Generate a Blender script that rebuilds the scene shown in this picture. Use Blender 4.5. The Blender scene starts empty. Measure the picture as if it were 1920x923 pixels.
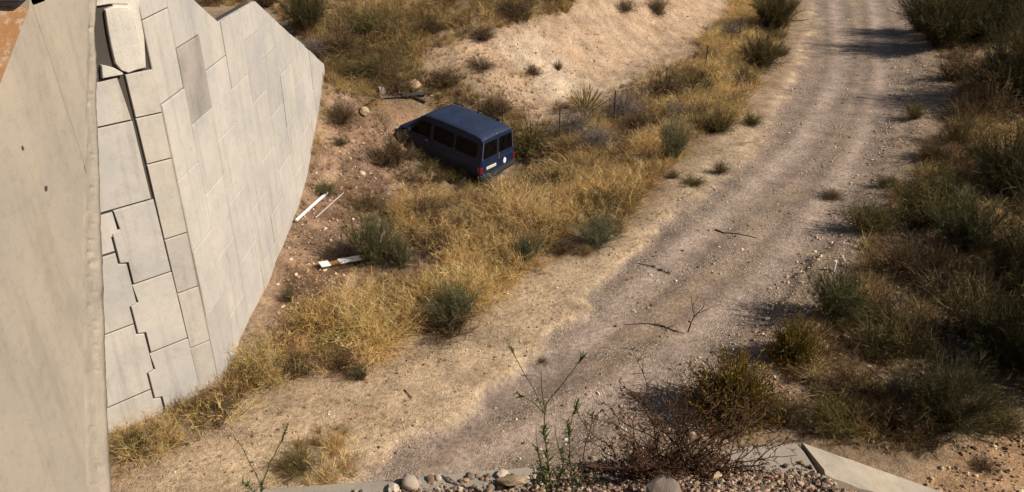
import bpy, math, random
import numpy as np
from mathutils import Vector, Matrix, Euler

rng = np.random.default_rng(7)
random.seed(7)
S = bpy.context.scene
C = S.collection

# ------------------------------------------------------------------ camera, sky, sun, exposure
CAM_H = 10.2
PITCH = math.radians(27.6)
FOC = 1500.0                      # focal length in units of a 1920 px wide frame
cam_d = bpy.data.cameras.new('camera')
cam_d.sensor_width = 36.0
cam_d.lens = FOC / 1920.0 * 36.0
cam_d.clip_start = 0.05
cam_d.clip_end = 3000.0
cam = bpy.data.objects.new('camera', cam_d)
C.objects.link(cam)
cam.location = (0, 0, CAM_H)
cam.rotation_euler = (math.radians(90) - PITCH, 0, 0)
S.camera = cam

SUN_EL = math.radians(39)
SUN_DIR = Vector((0.945, -0.327, 0)).normalized() * math.cos(SUN_EL) + Vector((0, 0, math.sin(SUN_EL)))
W = bpy.data.worlds.new('World')
S.world = W
W.use_nodes = True
nt = W.node_tree
nt.nodes.clear()
sky = nt.nodes.new('ShaderNodeTexSky')
sky.sky_type = 'NISHITA'
sky.sun_disc = False
sky.sun_elevation = SUN_EL
sky.sun_rotation = math.atan2(SUN_DIR.x, SUN_DIR.y)
bg = nt.nodes.new('ShaderNodeBackground')
bg.inputs['Strength'].default_value = 0.05
wo = nt.nodes.new('ShaderNodeOutputWorld')
nt.links.new(sky.outputs[0], bg.inputs[0])
nt.links.new(bg.outputs[0], wo.inputs[0])

sun_d = bpy.data.lights.new('sun', 'SUN')
sun_d.energy = 5.0
sun_d.angle = math.radians(0.5)
sun_d.color = (1.0, 0.93, 0.83)
sun = bpy.data.objects.new('sun', sun_d)
C.objects.link(sun)
sun.rotation_euler = SUN_DIR.to_track_quat('Z', 'Y').to_euler()
sun.location = (20, -8, 30)

S.view_settings.view_transform = 'Standard'
S.view_settings.look = 'None'
S.view_settings.gamma = 1.0
S.view_settings.exposure = 0.3
S.view_settings.use_curve_mapping = False

# ------------------------------------------------------------------ small maths
cp, sp = math.cos(PITCH), math.sin(PITCH)


def ray(px, py):
    u = (px - 960) / FOC
    v = (py - 461.5) / FOC
    return np.array([u, cp - v * sp, -(sp + v * cp)])


def smooth(a, b, t):
    t = np.clip((t - a) / (b - a), 0, 1)
    return t * t * (3 - 2 * t)


_lat = rng.random((257, 257))


def vnoise(x, y, sc, seed=0):
    x = np.asarray(x, float) / sc + 37.3 * seed + 1000
    y = np.asarray(y, float) / sc + 91.7 * seed + 1000
    xi = np.floor(x).astype(int)
    yi = np.floor(y).astype(int)
    fx = x - xi
    fy = y - yi
    fx = fx * fx * (3 - 2 * fx)
    fy = fy * fy * (3 - 2 * fy)
    a = _lat[xi % 256, yi % 256]
    b = _lat[(xi + 1) % 256, yi % 256]
    c = _lat[xi % 256, (yi + 1) % 256]
    d = _lat[(xi + 1) % 256, (yi + 1) % 256]
    return (a * (1 - fx) + b * fx) * (1 - fy) + (c * (1 - fx) + d * fx) * fy


def fbm(x, y, sc, n=4, seed=0):
    r = 0
    amp = 1.0
    tot = 0
    for i in range(n):
        r = r + amp * vnoise(x, y, sc / 2 ** i, seed + i * 3)
        tot += amp
        amp *= 0.5
    return r / tot


def in_poly(x, y, P):
    x = np.asarray(x, float)
    y = np.asarray(y, float)
    res = np.zeros(x.shape, bool)
    n = len(P)
    for i in range(n):
        x0, y0 = P[i]
        x1, y1 = P[(i + 1) % n]
        if y0 == y1:
            continue
        c = ((y0 > y) != (y1 > y)) & (x < (x1 - x0) * (y - y0) / (y1 - y0) + x0)
        res ^= c
    return res


def seg_dist(x, y, P, closed=False):
    x = np.asarray(x, float)
    y = np.asarray(y, float)
    best = np.full(x.shape, 1e9)
    n = len(P)
    for i in range(n if closed else n - 1):
        ax, ay = P[i]
        bx, by = P[(i + 1) % n]
        dx, dy = bx - ax, by - ay
        L = dx * dx + dy * dy + 1e-12
        t = np.clip(((x - ax) * dx + (y - ay) * dy) / L, 0, 1)
        best = np.minimum(best, (x - ax - t * dx) ** 2 + (y - ay - t * dy) ** 2)
    return np.sqrt(best)


def poly_mask(x, y, P, soft=0.3, wob=0.0, wsc=0.8, seed=0):
    """1 inside the plan polygon, 0 outside, edge softened and made ragged."""
    d = seg_dist(x, y, P, True)
    d = np.where(in_poly(x, y, P), d, -d)
    if wob:
        d = d + (fbm(x, y, wsc, 3, seed) - 0.5) * 2 * wob
    return smooth(-soft, soft, d)


# ------------------------------------------------------------------ plan of the retaining wall
KX, KY = -6.01, 13.26             # its corner
LDX, LDY = -0.72, -0.69           # direction of the face that turns towards the bridge


def wall_x(y):
    t = np.asarray(y, float) - KY
    return KX + 0.0236 * t - 0.0026 * t * t


TOP_T = [-3.0, 2.2, 3.26, 5.81, 8.37, 10.0, 11.63, 13.2]
TOP_Z = [10.0, 7.33, 6.70, 6.64, 5.36, 4.61, 3.81, 3.1]
BASE_T = [-3.0, 0, 1.75, 4.04, 5.75, 7.09, 8.65, 10.02, 11.3, 12.08, 13.2]
BASE_Z = [0.1, 0.03, .21, .43, .61, .77, 1.25, 1.92, 2.53, 3.0, 3.3]

# ------------------------------------------------------------------ terrain
BF = (0.83, 30.0)                 # foot of the sandy bank


def terrain0(x, y):
    x = np.asarray(x, float)
    y = np.asarray(y, float)
    t = y - KY
    h = np.zeros(np.broadcast(x, y).shape)
    # hollow in which the van lies
    dx, dy = x + 2.3, y - 28.2
    a = dx * -0.66 + dy * 0.75
    b = dx * 0.75 + dy * 0.66
    h = h - 1.05 * np.exp(-(a / 5.0) ** 2 - (b / 3.3) ** 2)
    # soil heaped against the foot of the wall
    wx = wall_x(y)
    wz = np.interp(t, BASE_T, BASE_Z)
    k = smooth(-3.0, 0.5, t) * (1 - smooth(11.8, 15.5, t))
    fall = np.exp(-np.maximum(x - wx, 0) / (1.2 + 0.16 * np.clip(t, 0, 12)))
    h = h + (wz - np.minimum(h, 0)) * fall * k * (x > wx - 3.0)
    # embankment fill behind and past the end of the wall
    top = 6.5 - 0.55 * np.maximum(0, y - 20.2)
    fill = top - 0.62 * np.maximum(0, x + 7.0) + 0.1
    past = smooth(24.8, 27.0, y)
    h = np.where(y > 24.8, np.maximum(h, h * (1 - past) + past * np.maximum(fill, h)), h)
    behind = (x < wx - 0.22) & (y > KY + 0.958 * (x - KX) + 0.34) & (y < 25.4)
    h = np.where(behind, np.interp(t, TOP_T, TOP_Z) - 0.12 - 0.0 * x, h)
    # sandy cut bank
    d = (x - BF[0]) * -0.835 + (y - BF[1]) * 0.55
    q = (x - BF[0]) * 0.55 + (y - BF[1]) * 0.835
    hb = (1.3 + 1.6 * smooth(-3, 7, q)) * smooth(0.0, 5.6, d) + 0.05 * np.maximum(0, d - 5.6)
    h = np.maximum(h, hb * smooth(-9, -1, q) + np.minimum(h, 0) * (1 - smooth(0, 3, d)))
    # level bed in which the van has sunk
    c_, s_ = math.cos(0.845), math.sin(0.845)
    ex, ey = x + 0.53, y - 26.57
    lx, ly = ex * c_ + ey * s_, -ex * s_ + ey * c_
    gx = np.maximum(np.abs(lx + 0.25) - 1.25, 0)
    gy = np.maximum(np.abs(ly - 2.3) - 2.75, 0)
    gd = np.hypot(gx * np.where(lx < 0, 1.0, 0.8), gy * np.where(ly > 2, 1.3, 0.7))
    bed = -1.02 + 0.084 * ly + 0.062 * lx + 0.02
    k = 1 - smooth(0.0, 2.1, gd)
    h = h * (1 - k) + bed * k
    # right-hand side rises a little away from the track
    h = h + 0.05 * np.maximum(0, x - 13 - 0.1 * (y - 20)) * smooth(8, 16, y)
    return h


def at0(px, py):
    r = ray(px, py)
    s = np.arange(7.0, 130.0, 0.04)
    X, Y, Z = r[0] * s, r[1] * s, CAM_H + r[2] * s
    k = np.argmax(Z < terrain0(X, Y))
    return float(X[k]), float(Y[k])


def plan(pts):
    return [at0(*p) for p in pts]


ROAD = plan([(1460, -120), (1510, -60), (1530, 0), (1522, 60), (1496, 140), (1452, 215), (1402, 285), (1348, 335), (1290, 385), (1200, 465), (1100, 570),
             (1005, 660), (920, 725), (850, 780), (750, 835), (690, 885), (655, 925), (640, 1010), (1100, 1010), (1330, 720), (1420, 655), (1470, 575),
             (1530, 490), (1600, 420), (1652, 330), (1695, 220), (1718, 130), (1712, 60), (1690, 0), (1650, -60), (1570, -120)])
RUT_R = plan([(1545, -115), (1622, -40), (1648, 50), (1656, 120), (1640, 200), (1592, 310), (1530, 400), (1450, 500), (1350, 590), (1200, 700), (1050, 780), (900, 850), (780, 930)])
RUT_L = plan([(1492, -115), (1552, -40), (1572, 40), (1578, 110), (1545, 200), (1496, 275), (1420, 340), (1330, 420), (1200, 535), (1080, 630), (950, 720), (850, 800), (740, 885), (690, 940)])
MID = plan([(1518, -115), (1588, -40), (1605, 60), (1608, 130), (1580, 210), (1540, 300), (1470, 380), (1390, 470), (1280, 570), (1140, 670), (1000, 760), (880, 830)])
BANK = plan([(770, 90), (860, 60), (960, 58), (1060, 35), (1110, -30), (1330, -30), (1350, 30), (1330, 80), (1240, 145), (1130, 190), (1040, 215), (1000, 225), (960, 190), (900, 160), (820, 140)])
RED = plan([(560, 690), (520, 620), (520, 500), (560, 400), (590, 300), (605, 200), (640, 175), (740, 180), (770, 230), (760, 300), (740, 360), (700, 420), (660, 520), (600, 600)])
LITTER = [plan(p) for p in (
    [(500, 690), (560, 640), (760, 560), (900, 500), (1000, 480), (1180, 420), (1270, 300), (1380, 220), (1420, 130), (1490, 40), (1480, 0), (1400, 0), (1330, 90), (1180, 180), (1040, 260), (960, 300), (820, 330), (760, 440), (700, 520), (560, 600)],
    [(480, -110), (1150, -110), (1120, -40), (1060, 20), (900, 60), (780, 100), (800, 170), (960, 240), (800, 190), (640, 170), (605, 140)],
    [(1600, -120), (1990, -120), (1990, 790), (1850, 760), (1780, 800), (1700, 860), (1560, 860), (1440, 780), (1460, 640), (1530, 540), (1620, 440), (1680, 320), (1740, 260), (1780, 180), (1750, 110)])]
ORANGE = plan([(1740, 890), (1800, 830), (1930, 800), (1990, 800), (1990, 1000), (1700, 1000)])
SAND = plan([(225, 900), (440, 780), (700, 700), (900, 610), (1000, 520), (1150, 470), (1290, 330), (1360, 270), (1400, 210), (1345, 330), (1200, 465), (1005, 660), (850, 780), (690, 885), (600, 1000), (230, 1000)])


def spline(P, n=9):
    P = np.array(P, float)
    out = []
    for i in range(len(P) - 1):
        p0, p1, p2, p3 = P[max(i - 1, 0)], P[i], P[i + 1], P[min(i + 2, len(P) - 1)]
        for t in np.linspace(0, 1, n, endpoint=False):
            out.append(0.5 * (2 * p1 + (p2 - p0) * t + (2 * p0 - 5 * p1 + 4 * p2 - p3) * t * t + (3 * p1 - p0 - 3 * p2 + p3) * t ** 3))
    return [tuple(q) for q in out] + [tuple(P[-1])]


RUT_R, RUT_L, MID = spline(RUT_R, 4), spline(RUT_L, 4), spline(MID, 4)


def micro(x, y):
    far = smooth(19, 27, y)
    d_ = seg_dist(x, y, ROAD, True)
    d_ = np.where(in_poly(x, y, ROAD), d_, -d_) + (fbm(x, y, 0.9, 4, 3) - 0.5) * (0.75 + 1.0 * far)
    sf = 0.12 + 0.5 * far + 0.12 * smooth(0.45, 0.7, fbm(x, y, 1.4, 2, 66))
    road = smooth(0, 1, (d_ + sf) / (2 * sf))
    rr = np.exp(-(seg_dist(x, y, RUT_R) / 0.33) ** 2) + np.exp(-(seg_dist(x, y, RUT_L) / 0.36) ** 2)
    n = (fbm(x, y, 1.6, 4, 5) - 0.5) * 0.24 + (fbm(x, y, 0.5, 3, 9) - 0.5) * 0.11
    lit = np.maximum.reduce([poly_mask(x, y, p, 0.5) for p in LITTER])
    red = poly_mask(x, y, RED, 0.6)
    n = n * (0.45 + 0.9 * np.maximum(lit, red)) * (1 - 0.86 * road)
    n = n - 0.12 * road - 0.03 * rr * road
    bank = poly_mask(x, y, BANK, 1.3, 1.2, 2.2, 13)
    gul = fbm(x * 0.9 + y * 0.35, y * 0.3, 0.9, 3, 21) - 0.5
    n = n + bank * gul * 0.20 + bank * (fbm(x, y, 0.7, 3, 27) - 0.5) * 0.16
    return n, road, rr, lit, red, bank


def hgt(x, y):
    x = np.atleast_1d(np.asarray(x, float))
    y = np.atleast_1d(np.asarray(y, float))
    n = micro(x, y)[0]
    return terrain0(x, y) + n


def at(px, py):
    x, y = at0(px, py)
    return x, y, float(hgt(x, y)[0])


# ------------------------------------------------------------------ materials
def new_mat(name, rough=0.9, spec=0.2):
    m = bpy.data.materials.new(name)
    m.use_nodes = True
    b = m.node_tree.nodes['Principled BSDF']
    b.inputs['Roughness'].default_value = rough
    b.inputs['Specular IOR Level'].default_value = spec
    return m, m.node_tree, b


def N(t, kind, **kw):
    n = t.nodes.new(kind)
    for k, v in kw.items():
        setattr(n, k, v)
    return n


def noise(t, vec, scale, detail=6, rough=0.6, dist=0.0):
    n = N(t, 'ShaderNodeTexNoise')
    n.inputs['Scale'].default_value = scale
    n.inputs['Detail'].default_value = detail
    n.inputs['Roughness'].default_value = rough
    n.inputs['Distortion'].default_value = dist
    t.links.new(vec, n.inputs['Vector'])
    return n.outputs['Fac']


def ramp(t, fac, stops):
    r = N(t, 'ShaderNodeValToRGB')
    e = r.color_ramp.elements
    while len(e) < len(stops):
        e.new(0.5)
    for i, (p, c) in enumerate(stops):
        e[i].position = p
        e[i].color = (c, c, c, 1) if not hasattr(c, '__len__') else (*c, 1)
    t.links.new(fac, r.inputs[0])
    return r.outputs[0]


def mix(t, a, b, fac, mode='MIX'):
    m = N(t, 'ShaderNodeMix', data_type='RGBA', blend_type=mode)
    for sock, v in ((m.inputs[0], fac), (m.inputs[6], a), (m.inputs[7], b)):
        if hasattr(v, 'is_output'):
            t.links.new(v, sock)
        elif hasattr(v, '__len__'):
            sock.default_value = (*v, 1) if len(v) == 3 else v
        else:
            sock.default_value = v
    return m.outputs[2]


def bump(t, b, height, strength, dist=0.02, prev=None):
    n = N(t, 'ShaderNodeBump')
    n.inputs['Strength'].default_value = strength
    n.inputs['Distance'].default_value = dist
    t.links.new(height, n.inputs['Height'])
    if prev is not None:
        t.links.new(prev, n.inputs['Normal'])
    t.links.new(n.outputs[0], b.inputs['Normal'])
    return n.outputs[0]


def geo_pos(t):
    return N(t, 'ShaderNodeNewGeometry').outputs['Position']


def obj_pos(t):
    return N(t, 'ShaderNodeTexCoord').outputs['Object']


def plain(name, col, rough=0.7, spec=0.3, metal=0.0, var=0.15, sc=20):
    m, t, b = new_mat(name, rough, spec)
    f = noise(t, obj_pos(t), sc, 4)
    c = mix(t, tuple(v * (1 - var) for v in col), tuple(min(1, v * (1 + var)) for v in col), f)
    t.links.new(c, b.inputs['Base Color'])
    b.inputs['Metallic'].default_value = metal
    return m


def soil_material():
    m, t, b = new_mat('soil', 0.95, 0.1)
    p = geo_pos(t)
    at_ = N(t, 'ShaderNodeAttribute', attribute_name='soil')
    gr = N(t, 'ShaderNodeAttribute', attribute_name='stony')
    f1 = noise(t, p, 1.3, 8, 0.65)
    f2 = noise(t, p, 9.0, 6, 0.7)
    f3 = noise(t, p, 45.0, 3, 0.7)
    c = mix(t, at_.outputs['Color'], ramp(t, f1, [(0.3, 0.62), (0.7, 1.25)]), 1.0, 'MULTIPLY')
    c = mix(t, c, ramp(t, f2, [(0.32, 0.58), (0.64, 1.22)]), 0.95, 'MULTIPLY')
    c = mix(t, c, ramp(t, f3, [(0.3, 0.55), (0.7, 1.3)]), 0.9, 'MULTIPLY')
    vo = N(t, 'ShaderNodeTexVoronoi')
    vo.inputs['Scale'].default_value = 26.0
    t.links.new(p, vo.inputs['Vector'])
    st = ramp(t, vo.outputs['Color'], [(0.2, (0.12, 0.085, 0.062)), (0.5, (0.36, 0.265, 0.195)), (0.8, (0.62, 0.52, 0.42))])
    edge = ramp(t, vo.outputs['Distance'], [(0.25, 1.0), (0.5, 0.0)])
    k = N(t, 'ShaderNodeMath', operation='MULTIPLY')
    t.links.new(edge, k.inputs[0])
    t.links.new(gr.outputs['Fac'], k.inputs[1])
    c = mix(t, c, st, k.outputs[0])
    t.links.new(c, b.inputs['Base Color'])
    h1 = bump(t, b, f2, 0.8, 0.07)
    h2 = bump(t, b, f3, 0.6, 0.02, h1)
    h3 = bump(t, b, k.outputs[0], 0.7, 0.025, h2)
    return m


def concrete_material(name, base, dark=0.8, streak=0.28, rnd=0.12, pit=0.25, warm=(1.04, 1.0, 0.94), wscale=1.0, axis=(5.0, 5.0, 0.35), splash=False):
    m, t, b = new_mat(name, 0.9, 0.15)
    p = geo_pos(t)
    mp = N(t, 'ShaderNodeMapping')
    mp.inputs['Scale'].default_value = axis
    t.links.new(p, mp.inputs[0])
    oi = N(t, 'ShaderNodeObjectInfo')
    f1 = noise(t, p, 0.9 * wscale, 6, 0.6)
    f2 = noise(t, mp.outputs[0], 1.0, 5, 0.65)
    f3 = noise(t, p, 30, 4, 0.7)
    f4 = noise(t, p, 6, 5, 0.7)
    c = mix(t, tuple(v * dark for v in base), tuple(min(1, v * w) for v, w in zip(base, warm)), ramp(t, f1, [(0.3, 0.0), (0.68, 1.0)]))
    c = mix(t, c, ramp(t, f2, [(0.28, (0.60, 0.55, 0.48)), (0.47, (1.0, 0.99, 0.97))]), streak, 'MULTIPLY')
    c = mix(t, c, ramp(t, f4, [(0.28, (0.78, 0.75, 0.70)), (0.5, (1.0, 1.0, 1.0))]), 0.55, 'MULTIPLY')
    c = mix(t, c, ramp(t, f3, [(0.25, 0.82), (0.55, 1.03)]), 0.5, 'MULTIPLY')
    r = ramp(t, oi.outputs['Random'], [(0.0, (1 - rnd, 1 - rnd, 1 - rnd * 0.9)), (0.5, (1.0, 0.985, 0.96)), (1.0, (1 + rnd * 0.4, 1 + rnd * 0.3, 1 + rnd * 0.2))])
    c = mix(t, c, r, 1.0, 'MULTIPLY')
    if splash:
        # rain-thrown soil up to about a metre above the ground line, which climbs along the wall
        sx = N(t, 'ShaderNodeSeparateXYZ')
        t.links.new(p, sx.inputs[0])
        mr = N(t, 'ShaderNodeMapRange')
        mr.inputs['From Min'].default_value = KY
        mr.inputs['From Max'].default_value = KY + 13.2
        t.links.new(sx.outputs['Y'], mr.inputs['Value'])
        base_r = ramp(t, mr.outputs[0], [(q / 13.2, v / 3.3) for q, v in zip(BASE_T[1:], BASE_Z[1:])])
        d1 = N(t, 'ShaderNodeMath', operation='MULTIPLY_ADD')
        t.links.new(base_r, d1.inputs[0])
        d1.inputs[1].default_value = -3.3
        t.links.new(sx.outputs['Z'], d1.inputs[2])
        d2 = N(t, 'ShaderNodeMath', operation='MULTIPLY_ADD')
        t.links.new(f4, d2.inputs[0])
        d2.inputs[1].default_value = 1.6
        t.links.new(d1.outputs[0], d2.inputs[2])
        c = mix(t, c, (0.40, 0.30, 0.20), ramp(t, d2.outputs[0], [(0.5, 0.6), (1.0, 0.0)]))
    t.links.new(c, b.inputs['Base Color'])
    h = bump(t, b, f3, pit, 0.01)
    bump(t, b, f4, pit, 0.015, h)
    return m


def plant_material(name, rough=0.75, trans=0.25, spec=0.15):
    """base colour from a per-instance or per-vertex tint"""
    m, t, b = new_mat(name, rough, spec)
    a = N(t, 'ShaderNodeAttribute', attribute_name='tint')
    a.attribute_type = 'INSTANCER'
    v = N(t, 'ShaderNodeAttribute', attribute_name='shade')
    c = mix(t, a.outputs['Color'], v.outputs['Color'], 1.0, 'MULTIPLY')
    t.links.new(c, b.inputs['Base Color'])
    add_translucency(t, b, c, trans)
    return m


def add_translucency(t, b, c, w):
    out = t.nodes['Material Output']
    tr = N(t, 'ShaderNodeBsdfTranslucent')
    mx = N(t, 'ShaderNodeMixShader')
    mx.inputs[0].default_value = w
    t.links.new(c, tr.inputs[0])
    t.links.new(b.outputs[0], mx.inputs[1])
    t.links.new(tr.outputs[0], mx.inputs[2])
    t.links.new(mx.outputs[0], out.inputs[0])


def shrub_material(name, a, bcol, trans=0.2):
    """colour from the vertex tint between two real plant colours"""
    m, t, b = new_mat(name, 0.7, 0.15)
    v = N(t, 'ShaderNodeAttribute', attribute_name='shade')
    oi = N(t, 'ShaderNodeObjectInfo')
    c = mix(t, a, bcol, v.outputs['Fac'])
    c = mix(t, c, ramp(t, oi.outputs['Random'], [(0, (0.8, 0.8, 0.75)), (1, (1.15, 1.1, 1.05))]), 1.0, 'MULTIPLY')
    t.links.new(c, b.inputs['Base Color'])
    add_translucency(t, b, c, trans)
    return m


# ------------------------------------------------------------------ object helpers
def set_props(o, label=None, cat=None, group=None, kind=None):
    for k, v in (('label', label), ('category', cat), ('group', group), ('kind', kind)):
        if v:
            o[k] = v
    return o


def link(name, me, mat=None, parent=None):
    o = bpy.data.objects.new(name, me)
    C.objects.link(o)
    if mat is not None:
        me.materials.clear()
        me.materials.append(mat)
    if parent is not None:
        o.parent = parent
    return o


def empty(name, loc, label, cat, group=None, rot=(0, 0, 0), scale=1.0):
    o = bpy.data.objects.new(name, None)
    o.empty_display_size = 0.2
    C.objects.link(o)
    o.location = loc
    o.rotation_euler = rot
    o.scale = (scale,) * 3 if not hasattr(scale, '__len__') else scale
    return set_props(o, label, cat, group)


def mesh_np(name, V, F, smooth_=False, shade=None):
    """V (n,3), F (m,k) or list of such arrays"""
    me = bpy.data.meshes.new(name)
    Fs = F if isinstance(F, list) else [F]
    Fs = [np.asarray(f, np.int32) for f in Fs if len(f)]
    nl = sum(f.size for f in Fs)
    nf = sum(len(f) for f in Fs)
    me.vertices.add(len(V))
    me.vertices.foreach_set('co', np.asarray(V, np.float32).ravel())
    me.loops.add(nl)
    me.polygons.add(nf)
    me.loops.foreach_set('vertex_index', np.concatenate([f.ravel() for f in Fs]))
    tot = np.concatenate([np.full(len(f), f.shape[1], np.int32) for f in Fs])
    st = np.concatenate([[0], np.cumsum(tot)[:-1]]).astype(np.int32)
    me.polygons.foreach_set('loop_start', st)
    if smooth_:
        me.polygons.foreach_set('use_smooth', np.ones(nf, bool))
    if shade is not None:
        shade = np.asarray(shade, np.float32)
        if shade.ndim == 1:
            shade = np.stack([shade] * 3, 1)
        a = me.attributes.new('shade', 'FLOAT_COLOR', 'POINT')
        a.data.foreach_set('color', np.concatenate([shade, np.ones((len(shade), 1), np.float32)], 1).ravel())
    me.update(calc_edges=True)
    me.validate()
    return me


class MB:
    """collects boxes, prisms and tubes into one mesh"""

    def __init__(self):
        self.v = []
        self.f = []

    def add(self, vs, fs):
        o = len(self.v)
        self.v += [tuple(p) for p in vs]
        self.f += [tuple(i + o for i in f) for f in fs]
        return self

    def box(self, c, size, rot=None):
        x, y, z = (s / 2 for s in size)
        vs = [Vector((a * x, b * y, d * z)) for a in (-1, 1) for b in (-1, 1) for d in (-1, 1)]
        if rot is not None:
            vs = [rot @ v for v in vs]
        vs = [v + Vector(c) for v in vs]
        return self.add(vs, [(0, 1, 3, 2), (4, 6, 7, 5), (0, 4, 5, 1), (2, 3, 7, 6), (0, 2, 6, 4), (1, 5, 7, 3)])

    def prism(self, poly, axis_vec):
        n = len(poly)
        a = Vector(axis_vec)
        vs = [Vector(p) for p in poly] + [Vector(p) + a for p in poly]
        fs = [tuple(range(n)), tuple(range(2 * n - 1, n - 1, -1))]
        fs += [(i, i + n, (i + 1) % n + n, (i + 1) % n) for i in range(n)]
        return self.add(vs, fs)

    def tube(self, pts, radii, sides=6):
        pts = [Vector(p) for p in pts]
        rings = []
        vs = []
        for i, p in enumerate(pts):
            d = (pts[min(i + 1, len(pts) - 1)] - pts[max(i - 1, 0)]).normalized()
            u = d.orthogonal().normalized() if i == 0 else (u - d * u.dot(d)).normalized()
            w = d.cross(u)
            r = radii[i] if hasattr(radii, '__len__') else radii
            vs += [p + (u * math.cos(k * 2 * math.pi / sides) + w * math.sin(k * 2 * math.pi / sides)) * r for k in range(sides)]
        fs = []
        for i in range(len(pts) - 1):
            for k in range(sides):
                a = i * sides + k
                b2 = i * sides + (k + 1) % sides
                fs.append((a, b2, b2 + sides, a + sides))
        fs.append(tuple(range(sides - 1, -1, -1)))
        e = (len(pts) - 1) * sides
        fs.append(tuple(range(e, e + sides)))
        return self.add(vs, fs)

    def mesh(self, name, smooth_angle=None, bevel=0.0):
        me = bpy.data.meshes.new(name)
        me.from_pydata(self.v, [], self.f)
        import bmesh
        bm = bmesh.new()
        bm.from_mesh(me)
        bmesh.ops.recalc_face_normals(bm, faces=bm.faces)
        if bevel:
            es = [e for e in bm.edges if len(e.link_faces) == 2 and e.calc_face_angle(0) > 0.5]
            bmesh.ops.bevel(bm, geom=es, offset=bevel, segments=2, affect='EDGES', clamp_overlap=True)
        bm.to_mesh(me)
        bm.free()
        if smooth_angle is not None:
            me.polygons.foreach_set('use_smooth', np.ones(len(me.polygons), bool))
            me.set_sharp_from_angle(angle=smooth_angle)
        me.update()
        return me

    def build(self, name, mat, parent=None, smooth_angle=None, bevel=0.0):
        return link(name, self.mesh(name, smooth_angle, bevel), mat, parent)


# ------------------------------------------------------------------ ground: one sheet, split into ground, track and bank
def axis(fine0, fine1, step, lo, hi):
    a = list(np.arange(fine0, fine1 + 1e-6, step))
    d = step
    x = fine1
    while x < hi:
        d *= 1.22
        x += d
        a.append(x)
    d = step
    x = fine0
    pre = []
    while x > lo:
        d *= 1.22
        x -= d
        pre.append(x)
    return np.array(pre[::-1] + a)


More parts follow.
